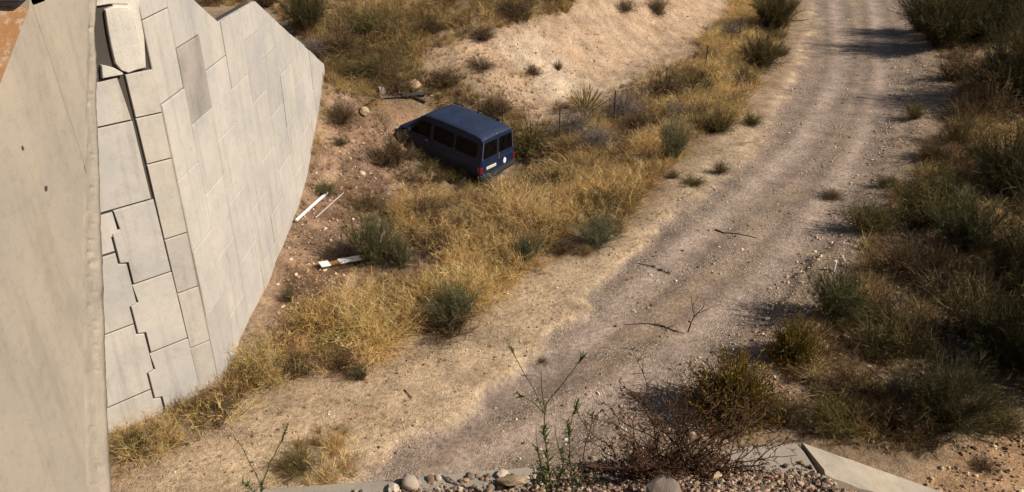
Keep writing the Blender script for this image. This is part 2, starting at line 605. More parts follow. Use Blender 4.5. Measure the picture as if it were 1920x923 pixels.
def build_ground():
    xs = axis(-9, 24, 0.08, -900, 900)
    ys = axis(8.0, 50, 0.09, -300, 1500)
    X, Y = np.meshgrid(xs, ys)
    nx, ny = len(xs), len(ys)
    x, y = X.ravel(), Y.ravel()
    n, road, rr, lit, red, bank = micro(x, y)
    near = (x > -30) & (x < 60) & (y < 90)
    z = np.where(near, terrain0(x, y) + n, np.clip(terrain0(x, y), -1, 6) + n * 0)
    # colours of the soils themselves
    def put(c, m, col):
        return c * (1 - m[:, None]) + np.array(col)[None] * m[:, None]
    c = np.tile(np.array([0.34, 0.235, 0.145]), (len(x), 1))
    c = put(c, poly_mask(x, y, SAND, 0.6, 0.3, 1.2, 11), (0.50, 0.360, 0.225))
    c = put(c, 0.9 * lit * (0.5 + 0.5 * smooth(0.3, 0.6, fbm(x, y, 1.1, 3, 2))), (0.20, 0.130, 0.075))
    c = put(c, red * 0.9, (0.335, 0.200, 0.125))
    c = put(c, red * smooth(0.40, 0.62, fbm(x, y, 0.9, 3, 17)), (0.165, 0.098, 0.060))
    c = put(c, bank, (0.46, 0.315, 0.200))
    c = put(c, bank * smooth(0.42, 0.66, fbm(x, y, 2.2, 3, 12)) * np.exp(-(((x - 2.5) / 4.5) ** 2 + ((y - 34.5) / 5.0) ** 2)), (0.55, 0.415, 0.285))
    c = put(c, 0.45 * bank * smooth(0.55, 0.7, fbm(x, y, 1.1, 4, 72)), (0.30, 0.205, 0.13))
    c = put(c, poly_mask(x, y, ORANGE, 0.4, 0.3, 1, 4), (0.44, 0.27, 0.145))
    lat = seg_dist(x, y, RUT_R)
    sw = smooth(0.38, 0.64, 0.65 * fbm(lat * 1.3, y * 0.16, 0.7, 3, 31) + 0.35 * fbm(x, y, 1.0, 3, 32))
    rc = np.array([0.295, 0.212, 0.156])[None] * (1 - sw[:, None]) + np.array([0.370, 0.270, 0.198])[None] * sw[:, None]
    c = c * (1 - road[:, None]) + rc * road[:, None]
    mid = np.exp(-(seg_dist(x, y, MID) / 0.5) ** 2) * road
    c = put(c, 0.55 * mid * smooth(0.35, 0.6, fbm(x, y, 1.3, 3, 44)), (0.44, 0.305, 0.19))
    edge = (np.exp(-((seg_dist(x, y, RUT_R) - 0.66) / 0.22) ** 2) + np.exp(-((seg_dist(x, y, RUT_L) - 0.66) / 0.22) ** 2)) * road
    c = put(c, np.clip(edge, 0, 1) * 0.7, (0.215, 0.158, 0.118))
    c = put(c, np.clip(rr * 1.2, 0, 1) * road * 0.9 * (0.75 + 0.25 * smooth(0.35, 0.6, fbm(x, y, 2.5, 3, 45))), (0.455, 0.345, 0.268))
    # dusty crust along the broken lip of the track
    lip = np.exp(-((seg_dist(x, y, ROAD[2:17]) - 0.15) / 0.3) ** 2)
    c = put(c, 0.95 * lip * (1 - road) * smooth(0.3, 0.5, fbm(x, y, 0.7, 3, 8)), (0.60, 0.435, 0.27))
    c = put(c, 0.6 * np.exp(-((seg_dist(x, y, ROAD[2:17]) - 0.25) / 0.35) ** 2) * road, (0.25, 0.185, 0.145))
    shoulder = np.exp(-(seg_dist(x, y, ROAD[18:]) / 1.0) ** 2) * smooth(8, 12, y)
    stony = np.clip(0.8 * road * (1 - 0.8 * np.clip(rr, 0, 1)) + 0.85 * shoulder + 0.34 * (1 - lit) + 0.15 * red, 0, 1) * smooth(0.25, 0.6, fbm(x, y, 0.8, 3, 51))
    c = put(c, shoulder * 0.6, (0.29, 0.213, 0.155))
    V = np.stack([x, y, z], 1)
    i, j = np.meshgrid(np.arange(nx - 1), np.arange(ny - 1))
    a = (j * nx + i).ravel()
    F = np.stack([a, a + 1, a + nx + 1, a + nx], 1)
    cx, cy = x[F].mean(1), y[F].mean(1)
    cls = np.zeros(len(F), int)
    cls[in_poly(cx, cy, BANK)] = 2
    cls[in_poly(cx, cy, ROAD)] = 1
    mat = soil_material()
    for k, nm in enumerate(('ground', 'gravel_track', 'sandy_bank')):
        f = F[cls == k]
        u, inv = np.unique(f, return_inverse=True)
        me = mesh_np(nm, V[u], inv.reshape(-1, 4), True)
        at_ = me.attributes.new('soil', 'FLOAT_COLOR', 'POINT')
        at_.data.foreach_set('color', np.concatenate([c[u], np.ones((len(u), 1))], 1).astype(np.float32).ravel())
        s_ = me.attributes.new('stony', 'FLOAT', 'POINT')
        s_.data.foreach_set('value', stony[u].astype(np.float32))
        set_props(link(nm, me, mat), {'ground': 'dry tan and reddish earth round the van, wall and scrub', 'gravel_track': 'pale gravel track with two worn wheel ruts curving away',
                                      'sandy_bank': 'bare pale sandy cut bank behind the blue van'}[nm], None, None, 'structure')
    return mat


soil = build_ground()

# ------------------------------------------------------------------ retaining wall of concrete panels
m_panel = concrete_material('panel_concrete', (0.480, 0.455, 0.425), rnd=0.07, streak=0.5, splash=True)
m_stain = concrete_material('stained_panel_concrete', (0.40, 0.365, 0.33), dark=0.6, streak=0.55, rnd=0.05)
m_lilac = concrete_material('greyish_panel_concrete', (0.425, 0.405, 0.388), rnd=0.04, streak=0.5, splash=True)
m_back = plain('wall_joint_filler', (0.07, 0.06, 0.05), 0.95, 0.05)
m_rough = concrete_material('rough_cast_concrete', (0.58, 0.55, 0.50), rnd=0.02, pit=0.7)
m_strip = concrete_material('corner_block_concrete', (0.455, 0.425, 0.385), rnd=0.08, streak=0.45, splash=True)

wall = empty('retaining_wall', (KX, KY, 0), 'tall pale concrete panel retaining wall with sloping top edge beside the van', 'wall')
wall_inv = Matrix.Translation((-KX, -KY, 0))


def panel_mesh(name, P2, frame, thick=0.05, jog=0.0, rough=0.0):
    """a slab from a polygon in (t, z) of a wall face; frame(t, z, d) gives the world point d in front of the face"""
    mb = MB()
    n = len(P2)
    cx = sum(p[0] for p in P2) / n
    cz = sum(p[1] for p in P2) / n
    tilt = (rng.random() - 0.5) * 0.008
    front, rim, back = [], [], []
    for (t, z) in P2:
        d = jog + tilt * (z - cz)
        e = 0.012
        L = math.hypot(t - cx, z - cz) + 1e-6
        front.append(frame(t - (t - cx) / L * e, z - (z - cz) / L * e, d + thick))
        rim.append(frame(t, z, d + thick - e))
        back.append(frame(t, z, -0.02))
    mb.v = front + rim + back
    mb.f = [tuple(range(n))]
    for a, b in ((0, n), (n, 2 * n)):
        mb.f += [(a + i, a + (i + 1) % n, b + (i + 1) % n, b + i) for i in range(n)]
    return mb.mesh(name)


def right_frame(t, z, d):
    x = float(wall_x(KY + t)) + d - 0.05
    return (x - KX, t, z)


def left_frame(t, z, d):
    # t runs from the corner towards the bridge
    return (LDX * t + 0.69 * (d - 0.05), LDY * t - 0.72 * (d - 0.05), z)


topz = lambda t: float(np.interp(t, TOP_T, TOP_Z))
basez = lambda t: float(np.interp(t, BASE_T, BASE_Z)) - 0.45
EDG = [0.0, 1.02, 2.14, 3.36, 4.58, 5.78, 7.02, 8.24, 9.42, 10.6, 11.75, 12.6]
G = 0.009
for ci in range(len(EDG) - 1):
    t0, t1 = EDG[ci] + G, EDG[ci + 1] - G
    ztop0 = (7.42 if ci % 2 == 0 else 6.70)
    js = [ztop0 + 1.43 * k for k in range(3, -7, -1)]
    for za, zb in zip(js[:-1], js[1:]):
        za -= G
        zb += G
        ta, tb = topz(t0), topz(t1)
        if zb > max(ta, tb) - 0.05 or za < min(basez(t0), basez(t1)):
            continue
        ts = [float(t) for t in np.linspace(t0, t1, 25) if topz(t) > zb + 0.02]
        if len(ts) < 2:
            continue
        if za <= min(topz(t) for t in ts):
            ts = [ts[0], ts[-1]]
        up = [(t, min(za, topz(t))) for t in ts]
        lo = [(ts[-1], max(zb, basez(ts[-1]))), (ts[0], max(zb, basez(ts[0])))]
        if up[0][1] - lo[1][1] < 0.06 and up[-1][1] - lo[0][1] < 0.06:
            continue
        # dowel notch in the middle of the long sides of some slabs
        stained = (ci == 1 and abs(za - 6.69) < 0.05) or (ci == 5 and abs(za - 5.26) < 0.06) or (ci == 4 and abs(za - 6.0) < 0.05)
        o = link('panel', panel_mesh('panel', up + lo, right_frame, jog=float(rng.normal() * 0.006)), m_stain if stained and ci == 1 else m_lilac if stained or (ci in (0, 1, 2, 3) and (ci * 7 + int(za * 3)) % 5 == 0) else m_panel, wall)
        if stained:
            o['label'] = 'dark weather stained panel'
# backing behind the joints
mb = MB()
tt = np.linspace(0, 12.9, 40)
fr = [right_frame(t, topz(t) - 0.02, 0.015) for t in tt] + [right_frame(t, basez(t) - 0.3, 0.015) for t in tt[::-1]]
n = len(fr)
bk = [(p[0] - 0.22, p[1], p[2]) for p in fr]
mb.v = fr + bk
q = len(tt)
mb.f = [(i, i + 1, n - 2 - i, n - 1 - i) for i in range(q - 1)] + [(n + i + 1, n + i, 2 * n - 1 - i, 2 * n - 2 - i) for i in range(q - 1)]
mb.f += [(i, (i + 1) % n, (i + 1) % n + n, i + n) for i in range(n)]
mb.build('joint_filler', m_back, wall)


def face_px(px, py):
    r = ray(px, py)
    nx_, ny_ = 0.69, -0.72
    s_ = (KX * nx_ + KY * ny_) / (r[0] * nx_ + r[1] * ny_)
    p = r * s_
    return (float((p[0] - KX) * LDX + (p[1] - KY) * LDY), float(CAM_H + p[2]))


# slabs of the face that turns to the bridge, in face coordinates (metres from the corner, height)
J1 = [0.50, 0.495, 0.485, 0.43, 0.41, 0.37]
step = lambda z0: [(1.21, z0), (1.13, z0 - .40), (1.29, z0 - .44), (1.20, z0 - 1.02), (1.02, z0 - 1.04), (1.17 - .17, z0 - 1.47)]
zr = [8.75, 7.30, 5.84, 4.38, 2.89, 1.39, -0.1]
tl = [[1.75, 1.75], [1.75, 1.75], [1.75, 1.75]]
A = 0.016
for k in range(1, 6):
    z1, z0 = zr[k] - A, zr[k + 1] + A
    if k < 2:
        z1 = 6.60
    if k == 1:
        P_ = [(0.60, z1 - 0.02), (0.9, z1 - 0.04), (1.9, z1 - 0.03), (1.9, z0), (0.53, z0)]
    elif k == 2:
        P_ = [(0.52, z1), (1.9, z1), (1.9, z0), (0.505, z0)]
    else:
        # stepped free edge of the interlocking slabs
        P_ = [(0.50 - .03 * (k - 2), z1), (1.16, z1), (1.13, z1 - 0.36), (1.27, z1 - 0.40), (1.27, z1 - 0.98), (1.13, z1 - 1.02), (1.13, z0), (0.48 - .03 * (k - 2), z0)]
    link('panel', panel_mesh('panel', P_, left_frame, jog=float(rng.normal() * 0.004)), m_panel, wall)
for k in range(3, 7):
    z1 = zr[k] - 0.72 - A + 0.72
    a, b_ = zr[k - 1] - 0.78 - A, (zr[k] - 0.78 + A if k < 6 else -0.3)
    if k == 3:
        continue
    P_ = [(1.30, a), (2.6, a), (2.6, b_), (1.30, b_), (1.30, zr[k - 1] - 1.0 - 0.44 + 0.02), (1.165, zr[k - 1] - 1.46), (1.165, zr[k - 1] - 1.02 + 0.02), (1.30, zr[k - 1] - 0.99)]
    zc = zr[k - 1]
    P_ = [(1.30, a), (2.6, a), (2.6, b_), (1.30, b_), (1.30, zc - 1.90), (1.165, zc - 1.87), (1.165, zc - 1.06), (1.30, zc - 1.01)]
    link('panel', panel_mesh('panel', P_, left_frame, jog=float(rng.normal() * 0.004) - 0.012), m_panel, wall)
link('panel', panel_mesh('panel', [(1.3, 4.34), (2.6, 4.34), (2.6, 3.63), (1.30, 3.63), (1.30, 3.9), (1.17, 3.93), (1.18, 4.34)], left_frame, jog=-0.012), m_panel, wall)
# narrow corner blocks
sz = [8.9, 7.7, 6.62, 5.86, 5.02, 3.55, 2.40, 1.15, -0.35]
for k in range(2, len(sz) - 1):
    a, b_ = sz[k] - 0.012, sz[k + 1] + 0.012
    w0 = 0.47 - 0.012 * (k - 2)
    link('corner_block', panel_mesh('corner_block', [(0.014, a), (w0, a), (w0 - 0.012, b_), (0.014, b_)], left_frame, jog=float(rng.normal() * 0.004) + 0.002), m_strip, wall)
# rough cast infill at the top of the corner
Pr = []
for (px, py) in [(196, 18), (206, 12), (236, 14), (246, 18), (252, 45), (262, 85), (269, 112), (271, 126), (252, 131), (238, 136), (226, 132), (214, 118), (207, 90), (199, 55)]:
    Pr.append(face_px(px, py))
Pr = [(t + float(rng.normal()) * 0.006, z + float(rng.normal()) * 0.006) for t, z in Pr]
o = link('rough_infill', panel_mesh('rough_infill', Pr, left_frame, thick=0.09), m_rough, wall)
o['label'] = 'rough cast concrete infill'
P_ = [face_px(*p) for p in [(150, -60), (262, -60), (240, 8), (205, 8), (180, 12)]]
link('rough_infill', panel_mesh('rough_infill', P_, left_frame, thick=0.06), m_rough, wall)
P_ = [face_px(*p) for p in [(210, -30), (262, -40), (262, 20), (271, 70), (274, 128), (236, 134), (222, 128), (212, 60)]]
link('rough_infill', panel_mesh('rough_infill', P_, left_frame, thick=0.045), m_rough, wall)
# broken ledge of mortar under the black gap
P_ = [face_px(*p) for p in [(188, 122), (200, 124), (214, 128), (228, 136), (229, 139), (210, 143), (190, 146)]]
link('mortar_ledge', panel_mesh('mortar_ledge', P_, left_frame, thick=0.10), m_rough, wall)
mb = MB()
fr = [left_frame(t, z, 0.006) for t, z in ((-0.0, 9.5), (2.7, 9.5), (2.7, -0.6), (-0.0, -0.6))]
mb.prism(fr, (-0.69 * 0.2, 0.72 * 0.2, 0))
mb.build('joint_filler', m_back, wall)

# ------------------------------------------------------------------ abutment close on the near side
m_abut = concrete_material('abutment_concrete', (0.375, 0.33, 0.275), dark=0.78, streak=0.42, rnd=0.0, pit=0.35, wscale=0.7, axis=(2.2, 2.2, 0.30))
m_band = concrete_material('abutment_edge_concrete', (0.43, 0.38, 0.32), dark=0.68, streak=0.3, rnd=0.0, pit=0.9)
m_rust, t, b = new_mat('rust_stained_ledge', 0.9, 0.1)
p_ = geo_pos(t)
c = mix(t, (0.24, 0.105, 0.04), (0.44, 0.24, 0.11), noise(t, p_, 4, 8, 0.7))
c = mix(t, c, (0.50, 0.42, 0.32), ramp(t, noise(t, p_, 7, 8, 0.7), [(0.52, 0.0), (0.68, 0.9)]))
t.links.new(c, b.inputs['Base Color'])
m_dark = plain('dark_steel', (0.05, 0.05, 0.06), 0.5, 0.4)
AX = -6.0
abut = empty('bridge_abutment', (AX, 9, 0), 'big smooth beige concrete bridge abutment filling the picture edge', 'abutment')


def ab_px(px, py, x=AX):
    r = ray(px, py)
    s_ = x / r[0]
    p = r * s_
    return Vector((x - AX, float(p[1]) - 9, float(CAM_H + p[2])))


def poly_obj(pts, depth, name, mat, bevel=0.0, smooth_angle=None):
    mb_ = MB()
    mb_.prism(pts, depth)
    return mb_.build(name, mat, abut, smooth_angle, bevel)


outline = [(-260, 20), (52, 17), (0, 160), (-90, 420), (-90, 1500), (170, 1500), (162, 923), (158, 700), (155, 460), (160, 200), (166, 0), (168, -120), (70, -120), (62, 0)]
main = [(55, 15), (0, 160), (-110, 450), (-110, 1300), (168, 1300), (162, 923), (157, 700), (154, 460), (160, 200), (166, 0), (168, -140), (52, -140)]
poly_obj([ab_px(*p) for p in main], (-0.75, 0, 0), 'wall_face', m_abut)
# battered end with its bleeding grout edge
outer = [(192, -140), (189, 0), (186, 60), (190, 130), (189, 200), (194, 300), (197, 420), (201, 520), (205, 640), (209, 760), (214, 860), (218, 923), (235, 1300)]
inner = [(168, -140), (166, 0), (163, 100), (160, 200), (157, 330), (154, 460), (155.5, 580), (157, 700), (159, 800), (160.5, 860), (162, 923), (168, 1300)]


def resample(P, n):
    P = np.array(P, float)
    d = np.concatenate([[0], np.cumsum(np.hypot(*np.diff(P, axis=0).T))])
    q_ = np.linspace(0, d[-1], n)
    return np.stack([np.interp(q_, d, P[:, 0]), np.interp(q_, d, P[:, 1])], 1)


n = 420
po, pi_ = resample(outer, n), resample(inner, n)
rows = []
for i in range(n):
    row = []
    for k in range(9):
        f = k / 8
        p = pi_[i] * (1 - f) + po[i] * f
        dx = -0.014 - 0.05 * f - 0.035 * (1 if 0.30 < f < 0.7 else 0) * 0.5
        if 0 < k < 8:
            dx += float(fbm(i * 0.11, k * 0.9, 1.0, 3, 5) - 0.5) * 0.035 - (0.04 if k in (3, 4, 5) and float(vnoise(i * 0.45, k * 0.8, 1.0, 9)) > 0.80 else 0)
        w = ab_px(p[0] + (float(fbm(i * 0.16, 3.0, 1.0, 3, 15) - 0.5) * 5.0 if k == 8 else 0), p[1])
        row.append((w.x + dx, w.y, w.z))
    w = row[-1]
    row.append((w[0] - 0.65, w[1] - 0.05, w[2]))
    rows.append(row)
m_ = len(rows[0])
V = np.array(rows).reshape(-1, 3)
F = np.array([(i * m_ + k, i * m_ + k + 1, (i + 1) * m_ + k + 1, (i + 1) * m_ + k) for i in range(n - 1) for k in range(m_ - 1)])
link('edge_band', mesh_np('edge_band', V, F, True), m_band, abut)
# rust-stained ledge in the notch at its top, dark steel above it
la, lb, lc = ab_px(55, 15), ab_px(0, 160), ab_px(-110, 450)
mb = MB()
e = Vector((-1.6, 0, 0.05))
mb.add([la, lb, lc, lc + e, lb + e, la + e], [(0, 1, 4, 5), (1, 2, 3, 4)])
o = mb.build('ledge', m_rust, abut)
for v in o.data.vertices:
    v.co.z += 0.012
w0 = ab_px(57, 12)
mb = MB()
mb.box((w0.x - 0.75, w0.y + 0.20, w0.z + 0.45), (1.5, 0.3, 0.9))
mb.build('bearing_wall', m_abut, abut)
mb = MB()
mb.box((w0.x - 0.62, w0.y - 0.06, w0.z + 0.16), (1.2, 0.18, 0.16))
mb.build('steel_plate', m_dark, abut, bevel=0.01)
# formwork ridge running down the face
pts = resample([(60, 8), (90, 95), (120, 190), (150, 280), (163, 325)], 14)
mb = MB()
mb.tube([ab_px(*p) + Vector((0.0, 0, 0)) for p in pts], [0.011] * 13 + [0.003], 6)
mb.build('formwork_ridge', m_abut, abut)
m_hole = plain('rusty_tie_hole', (0.085, 0.045, 0.035), 0.9, 0.1)
for (px, py, r) in ((42, 278, 0.028), (86, 354, 0.04)):
    c0 = ab_px(px, py)
    mb = MB()
    k = 9
    ring = [(c0.x + 0.004, c0.y + math.cos(i * 2 * math.pi / k) * r * (0.7 + 0.5 * random.random()), c0.z + math.sin(i * 2 * math.pi / k) * r * (0.8 + 0.7 * random.random())) for i in range(k)]
    mb.prism(ring, (-0.02, 0, 0))
    mb.build('rust_spot', m_hole, abut)

# ------------------------------------------------------------------ headwall, wing wall and rubble fill below the camera
m_cop = concrete_material('coping_concrete', (0.36, 0.315, 0.26), dark=0.68, streak=0.2, rnd=0.02, pit=0.5)
ZC = 4.2


def on_z(px, py, z):
    r = ray(px, py)
    s_ = (z - CAM_H) / r[2]
    return Vector((float(r[0] * s_), float(r[1] * s_), z))


c0, c1, c2 = on_z(500, 918, ZC), on_z(985, 878, ZC), on_z(1496, 830, ZC)
cdir = (c2 - c0).normalized()
cback = Vector((cdir.y, -cdir.x, 0))           # towards the camera
cstart = c0 - cdir * 6.0
yc = lambda x: c0.y + (x - c0.x) * cdir.y / cdir.x

head = empty('headwall', (0, c0.y, 0), 'low concrete headwall coping with rubble piled on it, below the green plant', 'headwall')
off = Vector((0, c0.y, 0))
mb = MB()
L = (c2 - cstart).length
ncut = 40
ptsf = [cstart + cdir * (L * i / ncut) for i in range(ncut + 1)]
prof = [(0.0, -0.32), (0.0, -0.012), (0.012, 0.0), (0.44, 0.004), (0.46, -0.012), (0.46, -0.32)]
for p in ptsf:
    jig = float(rng.normal()) * 0.006
    for (bk_, dz) in prof:
        w = p + cback * (bk_ + (jig if bk_ < 0.1 else 0)) + Vector((0, 0, dz + float(rng.normal()) * 0.002)) - off
        mb.v.append(tuple(w))
k = len(prof)
mb.f = [(i * k + j, i * k + j + 1, (i + 1) * k + j + 1, (i + 1) * k + j) for i in range(ncut) for j in range(k - 1)]
mb.f += [tuple(range(k)), tuple(range(ncut * k + k - 1, ncut * k - 1, -1))]
mb.build('coping', m_cop, head)
mb = MB()
poly = [cstart + cback * 0.03 - off, c2 + cback * 0.03 - off, c2 + cback * 0.43 - off, cstart + cback * 0.43 - off]
mb.prism([(p.x, p.y, -0.3) for p in poly], (0, 0, ZC - 0.32 + 0.3))
mb.build('wall_stem', m_cop, head)

# the wing slopes down from the end of the coping
w_hi = on_z(1504, 829, ZC + 0.04)
r = ray(1765, 921)
# same vertical plane as the coping line
s_ = (w_hi.y - cdir.y / cdir.x * w_hi.x) / (r[1] - cdir.y / cdir.x * r[0])
w_lo = Vector((r[0] * s_, r[1] * s_, CAM_H + r[2] * s_))
wd = (w_lo - w_hi)
w_end = w_hi + wd * 2.6
wing = empty('wing_wall', (w_hi.x, w_hi.y, 0), 'pale concrete wing wall sloping down beside the dark scrub', 'wing wall')
woff = Vector((w_hi.x, w_hi.y, 0))
mb = MB()
pw = [(0.0, -0.30), (0.0, -0.015), (0.015, 0.0), (0.42, -0.01), (0.45, -0.03), (0.45, -0.34)]
ncut = 30
for i in range(ncut + 1):
    p = w_hi + (w_end - w_hi) * (i / ncut)
    for (bk_, dz) in pw:
        skew = cdir * (bk_ * 0.12) if i == 0 else Vector((0, 0, 0))
        mb.v.append(tuple(p + skew + cback * bk_ + Vector((0, 0, dz + float(rng.normal()) * 0.003 - (0.03 * random.random() if bk_ > 0.44 else 0))) - woff))
k = len(pw)
mb.f = [(i * k + j, i * k + j + 1, (i + 1) * k + j + 1, (i + 1) * k + j) for i in range(ncut) for j in range(k - 1)]
mb.f += [tuple(range(k)), tuple(range(ncut * k + k - 1, ncut * k - 1, -1))]
m_wing = concrete_material('wing_concrete', (0.385, 0.335, 0.275), dark=0.62, streak=0.5, rnd=0.02, pit=0.5)
mb.build('sloping_cap', m_wing, wing)
mb = MB()
a0, a1 = w_hi + cback * 0.03 - woff, w_end + cback * 0.03 - woff
mb.prism([(a0.x + 0.03, a0.y, a0.z - 0.31), (a1.x, a1.y, a1.z - 0.31), (a1.x, a1.y, -0.4), (a0.x + 0.03, a0.y, -0.4)], tuple(cback * 0.38))
mb.build('wall_stem', m_cop, wing)


def fill_z(x, y):
    """surface of the rubble fill between the camera and the headwall"""
    d = yc(x) - y
    slope = (w_lo.z - w_hi.z) / (w_lo.x - w_hi.x)
    edge = ZC - 0.10 + np.where(x > w_hi.x, (x - w_hi.x) * slope - 0.08, 0)
    cov = smooth(0.15, 0.4, x) * (1 - smooth(2.2, 2.5, x))
    m = np.where(x > -1, 0.13, 0.10) + 0.06 * cov - 0.06 * smooth(2.5, 3.0, x)
    return edge + 0.60 * np.maximum(0, d - 0.44) * np.where(x > w_hi.x, 0.8, 1) + m * smooth(0.12 - 0.2 * cov, 0.5 - 0.3 * cov, d) + (fbm(x, y, 0.35, 3, 71) - 0.5) * 0.12 * smooth(0.1, 0.5, d)


xs = np.concatenate([np.arange(-9, -2.4, 0.3), np.arange(-2.4, 6.0, 0.05), np.arange(6.0, 14, 0.3)])
ds = np.concatenate([np.arange(-0.02, 1.6, 0.05), np.arange(1.6, 12, 0.4)])
Xg, Dg = np.meshgrid(xs, ds)
Yg = yc(Xg) - Dg
Zg = np.minimum(fill_z(Xg, Yg), 8.4)
nx, ny = len(xs), len(ds)
i, j = np.meshgrid(np.arange(nx - 1), np.arange(ny - 1))
a = (j * nx + i).ravel()
F = np.stack([a, a + nx, a + nx + 1, a + 1], 1)
me = mesh_np('embankment', np.stack([Xg.ravel(), Yg.ravel(), Zg.ravel()], 1), F, True)
col = np.tile(np.array([0.20, 0.137, 0.09, 1.0]), (len(me.vertices), 1))
at_ = me.attributes.new('soil', 'FLOAT_COLOR', 'POINT')
at_.data.foreach_set('color', col.astype(np.float32).ravel())
s2 = me.attributes.new('stony', 'FLOAT', 'POINT')
s2.data.foreach_set('value', np.full(len(me.vertices), 0.8, np.float32))
set_props(link('embankment', me, soil), 'stony brown fill behind the headwall at the bottom edge', None, None, 'structure')
#PART2
# ------------------------------------------------------------------ blue van
m_paint, t, b = new_mat('blue_van_paint', 0.42, 0.22)
f = noise(t, obj_pos(t), 2.2, 6, 0.7)
f2 = noise(t, obj_pos(t), 14, 5, 0.7)
c = mix(t, (0.007, 0.013, 0.040), (0.012, 0.021, 0.056), f)
c = mix(t, c, (0.15, 0.12, 0.09), ramp(t, f2, [(0.52, 0.0), (0.85, 0.22)]))
t.links.new(c, b.inputs['Base Color'])
t.links.new(ramp(t, f, [(0.3, 0.36), (0.7, 0.6)]), b.inputs['Roughness'])
m_roof, t, b = new_mat('faded_roof_paint', 0.6, 0.2)
f = noise(t, obj_pos(t), 1.7, 6, 0.7)
c = mix(t, (0.014, 0.023, 0.052), (0.026, 0.037, 0.070), ramp(t, f, [(0.3, 0), (0.7, 1)]))
c = mix(t, c, (0.17, 0.14, 0.11), ramp(t, noise(t, obj_pos(t), 7, 6, 0.75), [(0.5, 0.0), (0.8, 0.16)]))
t.links.new(c, b.inputs['Base Color'])
m_vglass, t, b = new_mat('dusty_dark_glass', 0.2, 0.08)
c = mix(t, (0.002, 0.002, 0.0025), (0.010, 0.008, 0.007), ramp(t, noise(t, obj_pos(t), 3, 6, 0.7), [(0.4, 0), (0.8, 1)]))
t.links.new(c, b.inputs['Base Color'])
m_rubber = plain('black_plastic', (0.018, 0.018, 0.019), 0.7, 0.3)
m_bump = plain('scuffed_grey_bumper', (0.028, 0.028, 0.029), 0.65, 0.3, 0, 0.4, 12)
m_red = plain('red_lamp', (0.17, 0.010, 0.012), 0.25, 0.5, 0, 0.25, 12)
m_white = plain('white_paint', (0.72, 0.70, 0.66), 0.6, 0.3, 0, 0.08, 9)
m_silver = plain('dull_metal', (0.35, 0.34, 0.33), 0.45, 0.5, 0.6)
m_hub = plain('dusty_hub_cap', (0.06, 0.055, 0.05), 0.8, 0.2, 0, 0.4, 8)
m_lamp = plain('headlamp_glass', (0.30, 0.29, 0.27), 0.2, 0.5)
m_bare = plain('scraped_metal', (0.22, 0.21, 0.20), 0.5, 0.4, 0.3, 0.3, 9)

VY, VP, VR = 0.845, 0.084, -0.063
vm = Matrix.Rotation(VY, 3, 'Z') @ Matrix.Rotation(VP, 3, 'X') @ Matrix.Rotation(VR, 3, 'Y')
van = empty('parked_van', (-0.53, 26.57, -1.02), 'abandoned dark blue van sunk in dry grass beside the concrete wall', 'van', None, vm.to_euler(), 0.981)
SIDE_Z = [(0.30, 0.84), (0.40, 0.905), (0.72, 0.925), (1.04, 0.915), (1.10, 0.90), (1.72, 0.775), (2.2, 0.66)]
sw_ = lambda z: float(np.interp(z, [q[0] for q in SIDE_Z], [q[1] for q in SIDE_Z]))
ROOF = [(0.0, 1.70), (0.03, 1.82), (0.10, 1.885), (0.35, 1.925), (1.2, 1.945), (2.2, 1.94), (2.75, 1.915), (3.0, 1.87), (3.16, 1.78), (3.9, 1.13), (4.0, 1.08), (4.35, 0.99), (4.58, 0.90), (4.68, 0.78), (4.72, 0.60)]
rz = lambda y: float(np.interp(y, [q[0] for q in ROOF], [q[1] for q in ROOF]))
SY = [0.0, 0.03, 0.10, 0.35, 0.8, 1.2, 1.7, 2.2, 2.75, 3.0, 3.16, 3.4, 3.65, 3.9, 4.0, 4.2, 4.35, 4.5, 4.58, 4.68, 4.72]


def section(y):
    zt = rz(y)
    endw = 1.0 - 0.035 * max(0, (0.10 - y) / 0.10) - 0.13 * max(0, (y - 4.0) / 0.72) ** 2
    zb = min(1.07, zt - 0.17)
    zs = zt - 0.10
    lv = [0.30, 0.40, min(0.72, zb - 0.1), zb, zb + (zs - zb) * 0.34, zb + (zs - zb) * 0.67, zs]
    L = [(sw_(z) * endw, z) for z in lv]
    w = L[-1][0]
    L += [(w - 0.018, zt - 0.052), (w - 0.06, zt - 0.020), (w * 0.72, zt + 0.004), (w * 0.36, zt + 0.018), (0, zt + 0.022)]
    return [(-x, y, z) for x, z in L] + [(x, y, z) for x, z in L[-2::-1]]


secs = [section(y) for y in SY]
ns = len(secs[0])
bodyF, roofF, hoodF = [], [], []
V = [p for s in secs for p in s]
for i in range(len(SY) - 1):
    for k in range(ns - 1):
        fq = (i * ns + k, i * ns + k + 1, (i + 1) * ns + k + 1, (i + 1) * ns + k)
        top = 7 <= k < ns - 8
        if top and 1 <= i < 10:
            roofF.append(fq)
        elif top and i >= 13:
            hoodF.append(fq)
        else:
            bodyF.append(fq)
    bodyF.append(((i + 1) * ns, (i + 1) * ns + ns - 1, i * ns + ns - 1, i * ns))
bodyF.append(tuple(range(ns)))
bodyF.append(tuple(range((len(SY) - 1) * ns + ns - 1, (len(SY) - 1) * ns - 1, -1)))


def sub_mesh(name, faces, mat, parent, lift=0.0, ang=0.6):
    mb_ = MB()
    ids = sorted({i for f_ in faces for i in f_})
    mp_ = {q: i for i, q in enumerate(ids)}
    mb_.v = [(V[i][0], V[i][1], V[i][2] + lift) for i in ids]
    mb_.f = [tuple(mp_[i] for i in f_) for f_ in faces]
    return mb_.build(name, mat, parent, ang)


body = sub_mesh('body', bodyF, m_paint, van)
sub_mesh('roof', roofF, m_roof, van)
hood = sub_mesh('hood', hoodF, m_paint, van)
hood.rotation_euler = (math.radians(5), math.radians(1.5), 0)      # sprung and slightly open
hood.location = (0, -0.09, -0.30)


